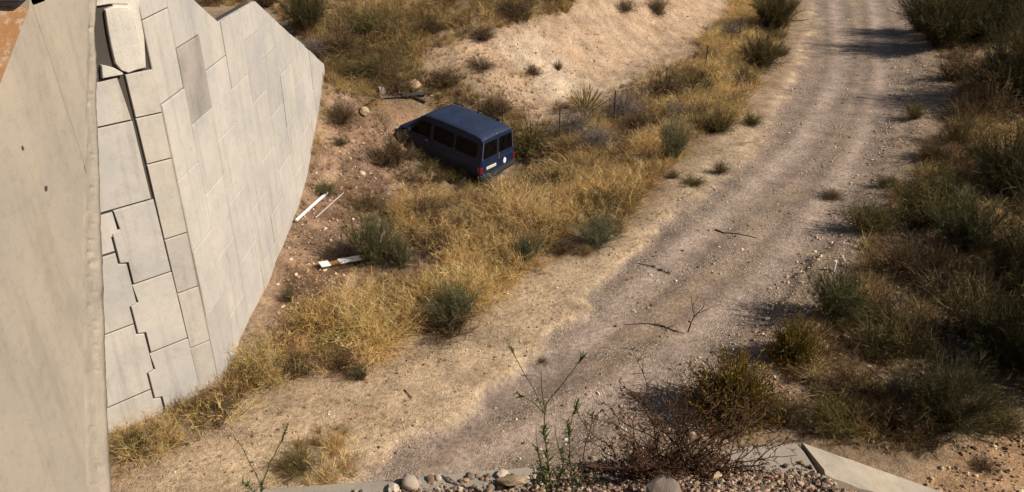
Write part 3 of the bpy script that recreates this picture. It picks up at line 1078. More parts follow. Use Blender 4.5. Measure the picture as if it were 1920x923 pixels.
def side_pt(sg, y, z, out=0.008):
    e = 1.0 - 0.13 * max(0, (y - 4.0) / 0.72) ** 2
    return (sg * (sw_(z) * e + out), y, z)


def side_panel(name, mat, sg, quad, out=0.008, thick=0.02, parent=None, bevel=0.0):
    """a panel on the side of the van, subdivided along y so that it follows the bulge"""
    mb_ = MB()
    outer_ = [side_pt(sg, y, z, out) for y, z in quad]
    inner_ = [side_pt(sg, y, z, out - thick) for y, z in quad]
    nq = len(quad)
    mb_.v = outer_ + inner_
    mb_.f = [tuple(range(nq)), tuple(range(2 * nq - 1, nq - 1, -1))] + [(i, (i + 1) % nq, (i + 1) % nq + nq, i + nq) for i in range(nq)]
    return mb_.build(name, mat, parent or van, None, bevel)


def rq(y0, y1, z0, z1, r=0.05):
    return [(y0 + r, z0), (y1 - r, z0), (y1, z0 + r), (y1, z1 - r), (y1 - r, z1), (y0 + r, z1), (y0, z1 - r), (y0, z0 + r)]


for sg in (-1, 1):
    for (y0, y1) in ((0.22, 1.26), (1.38, 2.40)):
        side_panel('side_window', m_vglass, sg, rq(y0, y1, 1.14, 1.68))
    d = side_panel('cab_door', m_paint, sg, [(2.52, 0.44), (3.62, 0.44), (3.66, 0.60), (3.70, 1.08), (3.16, 1.70), (2.52, 1.74)], 0.006, 0.03, bevel=0.004)
    side_panel('door_window', m_vglass, sg, [(2.60, 1.13), (3.58, 1.12), (3.16, 1.62), (2.98, 1.67), (2.60, 1.68)], 0.014, 0.02, d)
    mb = MB()
    mb.box((sg * 0.945, 2.70, 1.02), (0.03, 0.15, 0.035))
    mb.build('handle', m_silver if sg < 0 else m_rubber, d, bevel=0.006)
    if sg > 0:
        side_panel('sliding_door', m_paint, sg, rq(1.30, 2.46, 0.42, 1.10, 0.03), 0.006, 0.02)
    side_panel('rub_strip', m_rubber, sg, [(0.12, 0.60), (3.55, 0.60), (3.55, 0.67), (0.12, 0.67)], 0.012, 0.02)
    # rain gutter along the roof edge
    mb = MB()
    ys = np.linspace(0.12, 3.05, 16)
    mb.tube([(sg * (sw_(rz(y) - 0.1) - 0.030), y, rz(y) - 0.036) for y in ys], 0.011, 5)
    mb.build('rain_gutter', m_rubber, van)
    for (y0, nm) in ((3.98, 'front'), (0.86, 'rear')):
        mb = MB()
        ring = []
        w = []
        kk = 22
        for i in range(kk):
            a = i * 2 * math.pi / kk
            w.append((sg * 0.72, y0 + math.cos(a) * 0.31, 0.31 + math.sin(a) * 0.31))
        mb.prism(w, (sg * 0.19, 0, 0))
        wh = mb.build('wheel', m_rubber, van, 0.6, 0.02)
        mb = MB()
        mb.prism([(sg * 0.90, y0 + math.cos(i * 2 * math.pi / kk) * 0.19, 0.31 + math.sin(i * 2 * math.pi / kk) * 0.19) for i in range(kk)], (sg * 0.02, 0, 0))
        mb.build('hub_cap', m_hub, wh, 0.6)
    # wheel arch lips
    for y0 in (3.98, 0.86):
        mb = MB()
        mb.tube([side_pt(sg, y0 + math.cos(a) * 0.38, max(0.32, 0.33 + math.sin(a) * 0.38), 0.004) for a in np.linspace(-0.05, math.pi + 0.05, 14)], 0.02, 5)
        mb.build('wheel_arch', m_rubber, van)
    # door mirror
    mb = MB()
    mb.box((sg * 1.04, 3.50, 1.20), (0.16, 0.10, 0.22))
    mb.build('mirror', m_rubber, van, 0.6, 0.025)
# windscreen
mb = MB()
ws = [(-0.80, 3.86, 1.155), (0.80, 3.86, 1.155), (0.70, 3.20, 1.735), (-0.70, 3.20, 1.735)]
nrm = Vector((0, 0.65, 0.74)) * 0.018
mb.prism([tuple(Vector(p) + nrm) for p in ws], tuple(-nrm * 2))
mb.build('windscreen', m_vglass, van)
mb = MB()
for x0 in (-0.35, 0.15):
    mb.tube([(x0, 3.88, 1.165), (x0 + 0.42, 3.72, 1.31)], 0.008, 5)
mb.build('wiper', m_rubber, van)


# rear doors
def rear_y(z):
    return float(np.interp(z, [0.3, 1.7, 1.82, 1.9], [0.0, 0.0, 0.03, 0.1]))


def rear_panel(name, mat, poly, y=-0.008, thick=0.02, parent=None, bevel=0.0):
    mb_ = MB()
    mb_.prism([(x, y, z) for x, z in poly], (0, thick, 0))
    return mb_.build(name, mat, parent or van, None, bevel)


for sg in (-1, 1):
    dr = rear_panel('rear_door', m_paint, [(sg * 0.008, 0.46), (sg * 0.80, 0.46), (sg * 0.845, 0.60), (sg * 0.845, 1.08), (sg * 0.735, 1.765), (sg * 0.70, 1.80), (sg * 0.008, 1.80)], -0.018, 0.03, bevel=0.008)
    rear_panel('rear_window', m_vglass, [(sg * 0.05, 1.16), (sg * 0.09, 1.12), (sg * 0.72, 1.12), (sg * 0.765, 1.16), (sg * 0.705, 1.68), (sg * 0.66, 1.72), (sg * 0.09, 1.72), (sg * 0.05, 1.68)], -0.026, 0.02, dr)
    rear_panel('window_seal', m_rubber, [(sg * 0.03, 1.12), (sg * 0.07, 1.10), (sg * 0.75, 1.10), (sg * 0.785, 1.14), (sg * 0.722, 1.71), (sg * 0.68, 1.745), (sg * 0.07, 1.745), (sg * 0.03, 1.71)], -0.022, 0.015, dr)
    # pressed ridge across the doors and the paler worn edge strip
    mb = MB()
    mb.tube([(sg * 0.05, -0.02, 0.93), (sg * 0.80, -0.02, 0.93)], 0.012, 5)
    mb.build('pressed_ridge', m_paint, dr)
    tl_ = MB()
    tl_.prism([(sg * 0.80, -0.035, 0.60), (sg * 0.915, -0.02, 0.60), (sg * 0.918, -0.02, 0.83), (sg * 0.80, -0.035, 0.83)], (0, 0.06, 0))
    tl_.prism([(sg * 0.90, -0.02, 0.60), (sg * 0.936, 0.03, 0.60), (sg * 0.936, 0.10, 0.60), (sg * 0.90, 0.10, 0.60)], (0, 0, 0.23))
    tl_.build('tail_light', m_red, van)
    mb = MB()
    mb.tube([(sg * 0.80, -0.012, 1.08), (sg * 0.765, -0.012, 1.5), (sg * 0.735, -0.010, 1.765)], 0.014, 5)
    mb.build('corner_trim', m_bare, van)
    if sg < 0:
        # dented plate recess, licence plate
        rear_panel('plate_recess', m_rubber, [(-0.70, 0.54), (-0.66, 0.78), (-0.44, 0.88), (-0.10, 0.80), (-0.06, 0.54)], -0.024, 0.01, dr)
        pl = rear_panel('licence_plate', m_white, [(-0.62, 0.66), (-0.12, 0.66), (-0.12, 0.765), (-0.62, 0.765)], -0.034, 0.008)
        pl.rotation_euler = (0, 0.02, 0)
        m_ink = plain('plate_ink', (0.10, 0.10, 0.11), 0.6)
        xx = -0.585
        for i in range(8):
            if i == 4:
                xx += 0.03
            mb = MB()
            mb.box((xx + 0.018, -0.0365, 0.712), (0.018, 0.005, 0.046))
            mb.build('character', m_ink, pl)
            xx += 0.052
    else:
        mb = MB()
        kk = 24
        mb.prism([(0.36 + math.cos(i * 2 * math.pi / kk) * 0.075, -0.030, 0.70 + math.sin(i * 2 * math.pi / kk) * 0.115) for i in range(kk)], (0, 0.012, 0))
        mb.build('round_sticker', m_white, dr)
mb = MB()
mb.box((0.035, -0.03, 1.00), (0.035, 0.03, 0.24))
mb.build('door_handle', m_bare, van, None, 0.008)
mb = MB()
mb.box((0, -0.012, 1.12), (0.02, 0.012, 1.26))
mb.build('door_seam', m_rubber, van)
mb = MB()
mb.box((0.0, 0.045, 1.865), (0.05, 0.03, 0.02))
mb.build('brake_lamp', m_lamp, van, None, 0.004)
# bumper, bent down at one end
mb = MB()
prof_ = [(-0.10, -0.09), (-0.13, 0.0), (-0.10, 0.09), (0.02, 0.10), (0.02, -0.09)]
bx = np.linspace(-0.93, 0.93, 15)
for x in bx:
    dz = -0.05 * math.exp(-((x + 0.5) / 0.4) ** 2) + 0.03 * (x > 0.6)
    dy = -0.05 * math.exp(-((x + 0.3) / 0.35) ** 2) + 0.08 * max(0, (abs(x) - 0.8) / 0.13) ** 2
    for (py_, pz_) in prof_:
        mb.v.append((x, py_ + dy, 0.44 + pz_ + dz + 0.008 * random.random()))
k = len(prof_)
mb.f = [(i * k + j, i * k + (j + 1) % k, (i + 1) * k + (j + 1) % k, (i + 1) * k + j) for i in range(len(bx) - 1) for j in range(k)]
mb.f += [tuple(range(k)), tuple(range((len(bx) - 1) * k + k - 1, (len(bx) - 1) * k - 1, -1))]
mb.build('rear_bumper', m_bump, van, 0.7)
mb = MB()
mb.tube([(-0.75, -0.10, 0.36), (-0.35, -0.20, 0.30), (0.05, -0.15, 0.31), (0.30, -0.17, 0.24)], [0.02, 0.025, 0.02, 0.012], 6)
mb.build('torn_bumper_strip', m_bump, van, 0.8)
mb = MB()
mb.tube([(0.18, 0.15, 0.30), (0.18, -0.06, 0.27)], 0.03, 10)
mb.build('exhaust', m_silver, van, 0.8)
# front: grille, headlights, front bumper, loose wing
mb = MB()
mb.box((0, 4.70, 0.72), (1.06, 0.05, 0.20))
mb.build('grille', m_rubber, van, None, 0.01)
for sg in (-1, 1):
    mb = MB()
    mb.box((sg * 0.67, 4.66, 0.74), (0.26, 0.08, 0.19))
    mb.build('headlight', m_lamp, van, None, 0.02)
mb = MB()
mb.box((0, 4.72, 0.45), (1.74, 0.16, 0.22))
mb.build('front_bumper', m_rubber, van, None, 0.04)
# black awning rail along the far roof edge
mb = MB()
rl = [(0.80, 0.65), (0.82, 1.2), (0.81, 1.75)]
mb.tube([(0.80, 0.62, 1.93), (0.82, 1.1, 1.965), (0.82, 1.75, 1.965)], 0.035, 6)
for y in (0.72, 1.68):
    mb.box((0.77, y, 1.90), (0.05, 0.06, 0.10))
mb.build('roof_rail', m_rubber, van, 0.7)
mb = MB()
mb.tube([(0.76, 2.45, 1.93), (0.77, 3.0, 1.90)], 0.025, 6)
mb.build('roof_rail', m_rubber, van, 0.7)


def in_van(x, y, grow=0.0):
    c_, s__ = math.cos(VY), math.sin(VY)
    dx, dy = x + 0.53, y - 26.57
    lx = dx * c_ + dy * s__
    ly = -dx * s__ + dy * c_
    return (np.abs(lx) < 0.88 + grow) & (ly > -0.05 - grow) & (ly < 4.6 + grow)


# ------------------------------------------------------------------ debris
def ground_z(x, y):
    return float(hgt(x, y)[0])


def bar_px(name, a, b_, w, h, mat, label, cat, lift=0.05, bevel=0.004, group=None):
    xa, ya, za = at(*a)
    xb, yb, zb = at(*b_)
    A_, B_ = Vector((xa, ya, za + lift)), Vector((xb, yb, zb + lift))
    mb_ = MB()
    d_ = B_ - A_
    yaw = math.atan2(d_.y, d_.x)
    pit = math.asin(d_.z / d_.length)
    mb_.box((d_.length / 2, 0, 0), (d_.length, w, h))
    o_ = mb_.build(name, mat, None, None, bevel)
    o_.location = A_
    o_.rotation_euler = (0, -pit, yaw)
    return set_props(o_, label, cat, group)


def pole_px(name, a, b_, r, mat, label, cat, lift=0.06):
    xa, ya, za = at(*a)
    xb, yb, zb = at(*b_)
    B_ = Vector((xb - xa, yb - ya, zb - za))
    mb_ = MB()
    mb_.tube([(0, 0, 0), tuple(B_ * 0.5 + Vector((0, 0, 0.01))), tuple(B_)], r, 10)
    o_ = mb_.build(name, mat, None, 0.8)
    o_.location = (xa, ya, za + lift)
    return set_props(o_, label, cat)


pole_px('white_pole', (556, 424), (614, 368), 0.042, m_white, 'long white pole lying on reddish earth near the wall foot', 'pole', 0.10)
pole_px('grey_pole', (592, 414), (645, 366), 0.022, plain('weathered_pole', (0.36, 0.31, 0.26), 0.8), 'thin weathered grey pole lying beside the white pole', 'pole', 0.06)
# broken marker board: white end, orange band, white end
xa, ya, za = at(601, 507)
xb, yb, zb = at(683, 488)
A_, B_ = Vector((xa, ya, za + 0.12)), Vector((xb, yb, zb + 0.12))
d_ = B_ - A_
board = empty('marker_board', A_, 'broken white and orange marker board lying under the green broom bush', 'board', None, (0.10, -math.asin(d_.z / d_.length), math.atan2(d_.y, d_.x)))
L = d_.length
m_or = plain('orange_band', (0.27, 0.13, 0.04), 0.6, 0.3, 0, 0.3, 15)
for (f0, f1, mt_, nm, w, z_) in ((0.0, 0.21, m_white, 'white_end', 0.24, 0.004), (0.21, 0.42, m_or, 'orange_band', 0.16, -0.012), (0.42, 1.0, m_white, 'white_panel', 0.22, 0.0)):
    mb = MB()
    mb.box(((f0 + f1) / 2 * L, 0, z_), ((f1 - f0) * L - 0.006, w, 0.03))
    if nm == 'white_panel':
        for yy in (-0.05, 0.04):
            mb.box(((f0 + f1) / 2 * L, yy, z_ + 0.018), ((f1 - f0) * L - 0.05, 0.012, 0.012))
    mb.build(nm, mt_, board, None, 0.004)
m_plank = plain('charred_plank', (0.055, 0.05, 0.05), 0.8, 0.2, 0, 0.5, 10)
m_plank2 = plain('grey_trim', (0.16, 0.15, 0.145), 0.6, 0.3, 0, 0.4, 10)
bar_px('broken_trim', (712, 186), (765, 184), 0.16, 0.05, m_plank2, 'dark grey broken trim strip lying on the slope ahead of the van', 'trim', 0.10)
bar_px('bumper_piece', (752, 188), (800, 182), 0.22, 0.07, m_plank, 'black broken bumper piece lying against the front of the van', 'bumper', 0.16)
bar_px('thin_stick', (660, 185), (706, 187), 0.04, 0.035, plain('dead_wood', (0.15, 0.11, 0.08), 0.9), 'thin dead stick beside the grey broken trim strip', 'stick', 0.06)
bar_px('scrap_strip', (762, 180), (800, 197), 0.10, 0.04, m_plank, 'black scrap strip crossing the broken bumper piece', 'scrap', 0.14)
x, y, z = at(717, 177)
mb = MB()
mb.box((0, 0, 0.12), (0.24, 0.2, 0.22), Euler((0.2, 0.1, 0.4)).to_matrix())
mb.box((0, 0, 0.24), (0.26, 0.22, 0.02), Euler((0.2, 0.1, 0.4)).to_matrix())
o = mb.build('white_box', m_white, None, None, 0.01)
o.location = (x, y, z)
set_props(o, 'small white box lying in dark weeds uphill of the van', 'box')
# litter beside the verge
x, y, z = at(950, 553)
mb = MB()
mb.add([(-.06, 0, 0), (0, -.05, .04), (.07, -.01, .01), (.02, .06, .05), (-.04, .05, .015), (0, 0, .07)], [(0, 1, 5), (1, 2, 5), (2, 3, 5), (3, 4, 5), (4, 0, 5)])
o = mb.build('paper_scrap', m_white)
o.location = (x, y, z + 0.01)
set_props(o, 'white crumpled paper scrap on the bare sandy verge', 'paper')
x, y, z = at(1562, 512)
mb = MB()
mb.tube([(0, 0, -0.05), (0.01, 0, 0.30)], 0.035, 8)
o = mb.build('marker_stub', m_white, None, 0.8)
o.location = (x, y, z)
set_props(o, 'short white marker stub standing at the gravel shoulder before dark scrub', 'marker')

# wire fence between the bank and the grass strip
m_post = plain('rusty_fence_post', (0.045, 0.035, 0.03), 0.8, 0.2)
fps = [(942, 262, 60), (1048, 268, 58), (1150, 236, 70), (1246, 180, 48), (1322, 130, 44), (1384, 84, 44)]
f0 = at(*fps[1][:2])
fence = empty('wire_fence', f0, 'thin wire fence on rusty posts between the sandy bank and dry grass', 'fence')
tops = []
for (px, py, hp) in fps:
    x, y, z = at(px, py)
    h_ = hp / FOC * (y * cp + (CAM_H - z) * sp) / 0.93
    h_ = min(1.35, max(h_, 0.9))
    mb = MB()
    mb.box((x - f0[0], y - f0[1], z - f0[2] + h_ / 2 - 0.1), (0.045, 0.045, h_ + 0.2))
    mb.box((x - f0[0], y - f0[1], z - f0[2] + h_ + 0.005), (0.06, 0.06, 0.02))
    mb.build('post', m_post, fence)
    tops.append((Vector((x - f0[0], y - f0[1], z - f0[2])), h_))
for fr_ in (0.95, 0.65, 0.35):
    mb = MB()
    P_ = []
    for (a_, ha), (b2, hb) in zip(tops[:-1], tops[1:]):
        for q_ in (0, 0.5):
            p = a_ + (b2 - a_) * q_
            P_.append((p.x, p.y, p.z + (ha + (hb - ha) * q_) * fr_ - 0.06 * (q_ > 0)))
    p, hh = tops[-1]
    P_.append((p.x, p.y, p.z + hh * fr_))
    mb.tube(P_, 0.004, 4)
    mb.build('wire', m_post, fence)

# ------------------------------------------------------------------ plants
def ribbons(base, dirs, length, bend, width, k=4, taper=0.8, wig=0.0, tipcol=None, shade=None):
    """thin leaf or twig strips, all at once -> V, F, shade"""
    n_ = len(base)
    base, dirs = np.asarray(base, float), np.asarray(dirs, float)
    dirs = dirs / np.linalg.norm(dirs, axis=1, keepdims=True)
    T = np.linspace(0, 1, k)
    rv = rng.normal(size=(n_, 3))
    side = np.cross(dirs, rv)
    side /= np.linalg.norm(side, axis=1, keepdims=True) + 1e-9
    P_ = base[:, None] + dirs[:, None] * (length[:, None] * T)[..., None]
    P_[..., 2] -= (bend * length)[:, None] * T ** 2
    if wig:
        P_ += np.cumsum(rng.normal(size=(n_, k, 3)), 1) * wig * length[:, None, None] / k
    w = width[:, None] * (1 - taper * T)
    Lp, Rp = P_ - side[:, None] * w[..., None] / 2, P_ + side[:, None] * w[..., None] / 2
    V_ = np.stack([Lp, Rp], 2).reshape(-1, 3)
    i_, j_ = np.meshgrid(np.arange(n_), np.arange(k - 1), indexing='ij')
    a_ = (i_ * k + j_) * 2
    F_ = np.stack([a_, a_ + 1, a_ + 3, a_ + 2], -1).reshape(-1, 4)
    if shade is None:
        shade = rng.random(n_)
    sh = np.repeat(shade, k * 2)
    return V_, F_, sh, P_, dirs


def cone_dirs(n_, amin, amax, power=0.7):
    a_ = np.radians(amin + (amax - amin) * rng.random(n_) ** power)
    f_ = rng.random(n_) * 2 * np.pi
    return np.stack([np.sin(a_) * np.cos(f_), np.sin(a_) * np.sin(f_), np.cos(a_)], 1)


def subs(P_, dirs, per, tmin, spread):
    """starting points and directions of side twigs on a set of stems"""
    n_, k = P_.shape[:2]
    idx = np.repeat(np.arange(n_), per)
    t_ = tmin + (1 - tmin) * rng.random(len(idx))
    f_ = t_ * (k - 1)
    i0 = np.minimum(f_.astype(int), k - 2)
    fr_ = (f_ - i0)[:, None]
    p = P_[idx, i0] * (1 - fr_) + P_[idx, i0 + 1] * fr_
    d_ = P_[idx, i0 + 1] - P_[idx, i0]
    d_ /= np.linalg.norm(d_, axis=1, keepdims=True) + 1e-9
    d_ = d_ + rng.normal(size=d_.shape) * spread
    return p, d_, t_


def cat_parts(parts):
    Vs, Fs, Ss, o_ = [], [], [], 0
    for v_, f_, s__ in parts:
        Vs.append(v_)
        Fs.append(f_ + o_)
        Ss.append(s__)
        o_ += len(v_)
    return np.concatenate(Vs), np.concatenate(Fs), np.concatenate(Ss)


def disc(n_, r):
    a_ = rng.random(n_) * 2 * np.pi
    q_ = r * np.sqrt(rng.random(n_))
    return np.stack([q_ * np.cos(a_), q_ * np.sin(a_), np.zeros(n_) - 0.03], 1)


def broom_meshes(n_=70, spread=42, sub=16, fine=4, lw=0.0075):
    """upright green broom, unit height"""
    L_ = 0.55 + 0.42 * rng.random(n_)
    v, f_, s__, P_, d_ = ribbons(disc(n_, 0.10), cone_dirs(n_, 2, spread, 0.6), L_, 0.06 + 0.12 * rng.random(n_), np.full(n_, 0.008), 5, 0.7, 0.14, shade=rng.random(n_) * 0.4)
    stems = (v, f_, s__)
    p, d2, t_ = subs(P_, d_, sub, 0.15, 0.42)
    d2[:, 2] += 0.12
    v2, f2_, s2_, P2, _ = ribbons(p, d2, 0.10 + 0.17 * rng.random(len(p)), np.zeros(len(p)), np.full(len(p), lw), 3, 0.75, 0.10)
    p3, d3, _ = subs(P2, d2, fine, 0.1, 0.45)
    v3, f3_, s3_, _, _ = ribbons(p3, d3, 0.05 + 0.08 * rng.random(len(p3)), np.zeros(len(p3)), np.full(len(p3), lw * 0.8), 2, 0.7, 0)
    return mesh_np('stems', *stems[:2], shade=stems[2]), mesh_np('foliage', *cat_parts([(v2, f2_, s2_), (v3, f3_, s3_)])[:2], shade=cat_parts([(v2, f2_, s2_), (v3, f3_, s3_)])[2])


def dome_meshes(n_=300, leafy=9):
    """dense rounded bush, flowering tips"""
    L_ = 0.66 + 0.26 * rng.random(n_)
    v, f_, s__, P_, d_ = ribbons(disc(n_, 0.16), cone_dirs(n_, 2, 78, 0.6), L_, 0.02 + 0.1 * rng.random(n_), np.full(n_, 0.012), 5, 0.7, 0.09, shade=rng.random(n_) * 0.3)
    p, d2, t_ = subs(P_, d_, leafy, 0.35, 0.4)
    v2, f2_, s2_, P2, _ = ribbons(p, d2, 0.10 + 0.14 * rng.random(len(p)), np.zeros(len(p)), np.full(len(p), 0.009), 3, 0.5, 0.08, shade=0.1 + 0.5 * rng.random(len(p)))
    p3, d3, _ = subs(P2, d2, 3, 0.5, 0.7)
    r_ = np.linalg.norm(p3 - np.array([0, 0, 0.1]), axis=1)
    sh = np.clip((r_ - 0.5) * 1.6, 0, 0.75) * rng.random(len(p3)) ** 0.6 + 0.25 * rng.random(len(p3))
    v3, f3_, s3_, _, _ = ribbons(p3, d3, 0.022 + 0.022 * rng.random(len(p3)), np.zeros(len(p3)), np.full(len(p3), 0.018), 2, 0.35, 0, shade=sh)
    q_ = cat_parts([(v2, f2_, s2_), (v3, f3_, s3_)])
    return mesh_np('stems', v, f_, shade=s__), mesh_np('foliage', q_[0], q_[1], shade=q_[2])


def scrub_meshes(n_=90, amax=70, sub=12):
    """tangled dry bush of thin wiry twigs"""
    L_ = 0.45 + 0.5 * rng.random(n_)
    v, f_, s__, P_, d_ = ribbons(disc(n_, 0.16), cone_dirs(n_, 4, amax, 0.7), L_, 0.02 + 0.25 * rng.random(n_), np.full(n_, 0.014), 5, 0.75, 0.22, shade=rng.random(n_) * 0.5)
    p, d2, t_ = subs(P_, d_, sub, 0.15, 0.6)
    v2, f2_, s2_, P2, _ = ribbons(p, d2, 0.12 + 0.2 * rng.random(len(p)), np.zeros(len(p)), np.full(len(p), 0.008), 3, 0.7, 0.25)
    p3, d3, _ = subs(P2, d2, 2, 0.1, 0.7)
    v3, f3_, s3_, _, _ = ribbons(p3, d3, 0.05 + 0.08 * rng.random(len(p3)), np.zeros(len(p3)), np.full(len(p3), 0.007), 2, 0.6, 0)
    q_ = cat_parts([(v2, f2_, s2_), (v3, f3_, s3_)])
    return mesh_np('stems', v, f_, shade=s__), mesh_np('twigs', q_[0], q_[1], shade=q_[2])


def spiky_meshes(n_=46):
    """fan of stout pointed stalks"""
    L_ = 0.6 + 0.4 * rng.random(n_)
    v, f_, s__, P_, d_ = ribbons(disc(n_, 0.16), cone_dirs(n_, 5, 68, 0.8), L_, np.zeros(n_), np.full(n_, 0.018), 4, 0.4, 0.02, shade=rng.random(n_) * 0.5)
    p, d2, t_ = subs(P_, d_, 22, 0.3, 0.22)
    v2, f2_, s2_, _, _ = ribbons(p, d2, 0.08 + 0.08 * rng.random(len(p)), np.zeros(len(p)), np.full(len(p), 0.014), 2, 0.7, 0, shade=0.3 + 0.7 * rng.random(len(p)))
    return mesh_np('stems', v, f_, shade=s__), mesh_np('foliage', v2, f2_, shade=s2_)


def straw_ball(n_=900):
    v, f_, s__, P_, d_ = ribbons(disc(n_, 0.12), cone_dirs(n_, 3, 80, 0.6), 0.7 + 0.3 * rng.random(n_), 0.15 + 0.25 * rng.random(n_), np.full(n_, 0.008), 4, 0.7, 0.03)
    v2, f2_, s2_, _, _ = ribbons(disc(200, 0.14), cone_dirs(200, 30, 88, 0.6), 0.5 + 0.3 * rng.random(200), 0.2 + 0.2 * rng.random(200), np.full(200, 0.01), 4, 0.7, 0.08)
    return mesh_np('blades', v, f_, shade=s__), mesh_np('dead_leaves', v2, f2_, shade=s2_)


KIND = {
    'broom': ([broom_meshes(), broom_meshes(78, 52, 15), broom_meshes(62, 38, 17)], shrub_material('broom_stems', (0.05, 0.045, 0.022), (0.075, 0.08, 0.04)), shrub_material('broom_green', (0.055, 0.058, 0.024), (0.170, 0.160, 0.070))),
    'dense': ([broom_meshes(110, 56, 24, 4, 0.0055), broom_meshes(100, 62, 26, 4, 0.0055)], shrub_material('dark_broom_stems', (0.035, 0.03, 0.015), (0.06, 0.055, 0.028)), shrub_material('dark_broom_green', (0.036, 0.033, 0.015), (0.135, 0.112, 0.046))),
    'dry': ([broom_meshes(46, 56, 12, 3), broom_meshes(52, 48, 11, 3), scrub_meshes(70, 52, 10)], shrub_material('dry_broom_stems', (0.05, 0.036, 0.018), (0.12, 0.085, 0.045)), shrub_material('dry_broom_green', (0.062, 0.047, 0.020), (0.225, 0.165, 0.072))),
    'blue': ([broom_meshes(74, 52, 15), broom_meshes(76, 46, 15)], shrub_material('blue_broom_stems', (0.06, 0.06, 0.04), (0.09, 0.095, 0.06)), shrub_material('blue_broom_green', (0.070, 0.074, 0.040), (0.200, 0.195, 0.105))),
    'yellow': ([dome_meshes(), dome_meshes(280, 9)], shrub_material('yellow_bush_stems', (0.045, 0.030, 0.015), (0.09, 0.06, 0.025)), shrub_material('yellow_bush_tips', (0.050, 0.040, 0.012), (0.36, 0.235, 0.045))),
    'brown': ([scrub_meshes(), scrub_meshes(100, 60, 11), scrub_meshes(80, 78, 12)], shrub_material('dry_brown_stems', (0.05, 0.032, 0.018), (0.12, 0.08, 0.045)), shrub_material('dry_brown_twigs', (0.060, 0.038, 0.020), (0.20, 0.135, 0.07))),
    'olive': ([scrub_meshes(95, 55, 13), scrub_meshes(90, 62, 12)], shrub_material('olive_stems', (0.05, 0.04, 0.018), (0.1, 0.075, 0.03)), shrub_material('olive_twigs', (0.050, 0.045, 0.016), (0.20, 0.155, 0.055))),
    'grey': ([scrub_meshes(100, 66, 12)], shrub_material('grey_dead_stems', (0.10, 0.08, 0.07), (0.2, 0.165, 0.145)), shrub_material('grey_dead_twigs', (0.105, 0.085, 0.075), (0.26, 0.21, 0.185))),
    'spiky': ([spiky_meshes()], shrub_material('spiky_stalks', (0.12, 0.085, 0.03), (0.22, 0.16, 0.05)), shrub_material('spiky_leaves', (0.10, 0.085, 0.025), (0.34, 0.25, 0.07))),
    'straw': ([straw_ball()], shrub_material('straw_blades', (0.30, 0.19, 0.10), (0.52, 0.36, 0.21)), shrub_material('straw_dead_leaves', (0.22, 0.14, 0.08), (0.4, 0.27, 0.15))),
}
_cnt = {}


def shrub(kind, px, py, ptop, wide, label, name, cat, group=None, ratio=None):
    """base of the plant at photo point (px, py), top at height ptop; wide = its width in photo pixels"""
    ms, m1, m2 = KIND[kind]
    i_ = _cnt.get(kind, 0)
    _cnt[kind] = i_ + 1
    a_, b2 = ms[i_ % len(ms)]
    x, y, z = at(px, py)
    dep = y * cp + (CAM_H - z) * sp
    h_ = (py - ptop) / FOC * dep / (0.80 if wide > (py - ptop) else 0.86)
    nat = {'dense': 1.35, 'dry': 1.15, 'broom': 1.15, 'blue': 1.2, 'yellow': 1.5, 'brown': 1.25, 'olive': 1.15, 'grey': 1.3, 'spiky': 1.7, 'straw': 1.6}[kind]
    w_ = wide / FOC * dep / nat
    h_ = max(h_, 0.45 * w_)
    o_ = empty(name, (x, y, z - 0.02), label, cat, group, (0, 0, rng.random() * 6.28), (w_, w_, h_))
    nm2 = {'straw': ('blades', 'dead_leaves')}.get(kind, ('stems', 'twigs' if kind in ('brown', 'olive', 'grey') else 'foliage'))
    for me_, nm_, mt_ in ((a_, nm2[0], m1), (b2, nm2[1], m2)):
        if not me_.materials:
            me_.materials.append(mt_)
        c_ = bpy.data.objects.new(nm_, me_)
        C.objects.link(c_)
        c_.parent = o_
    return o_


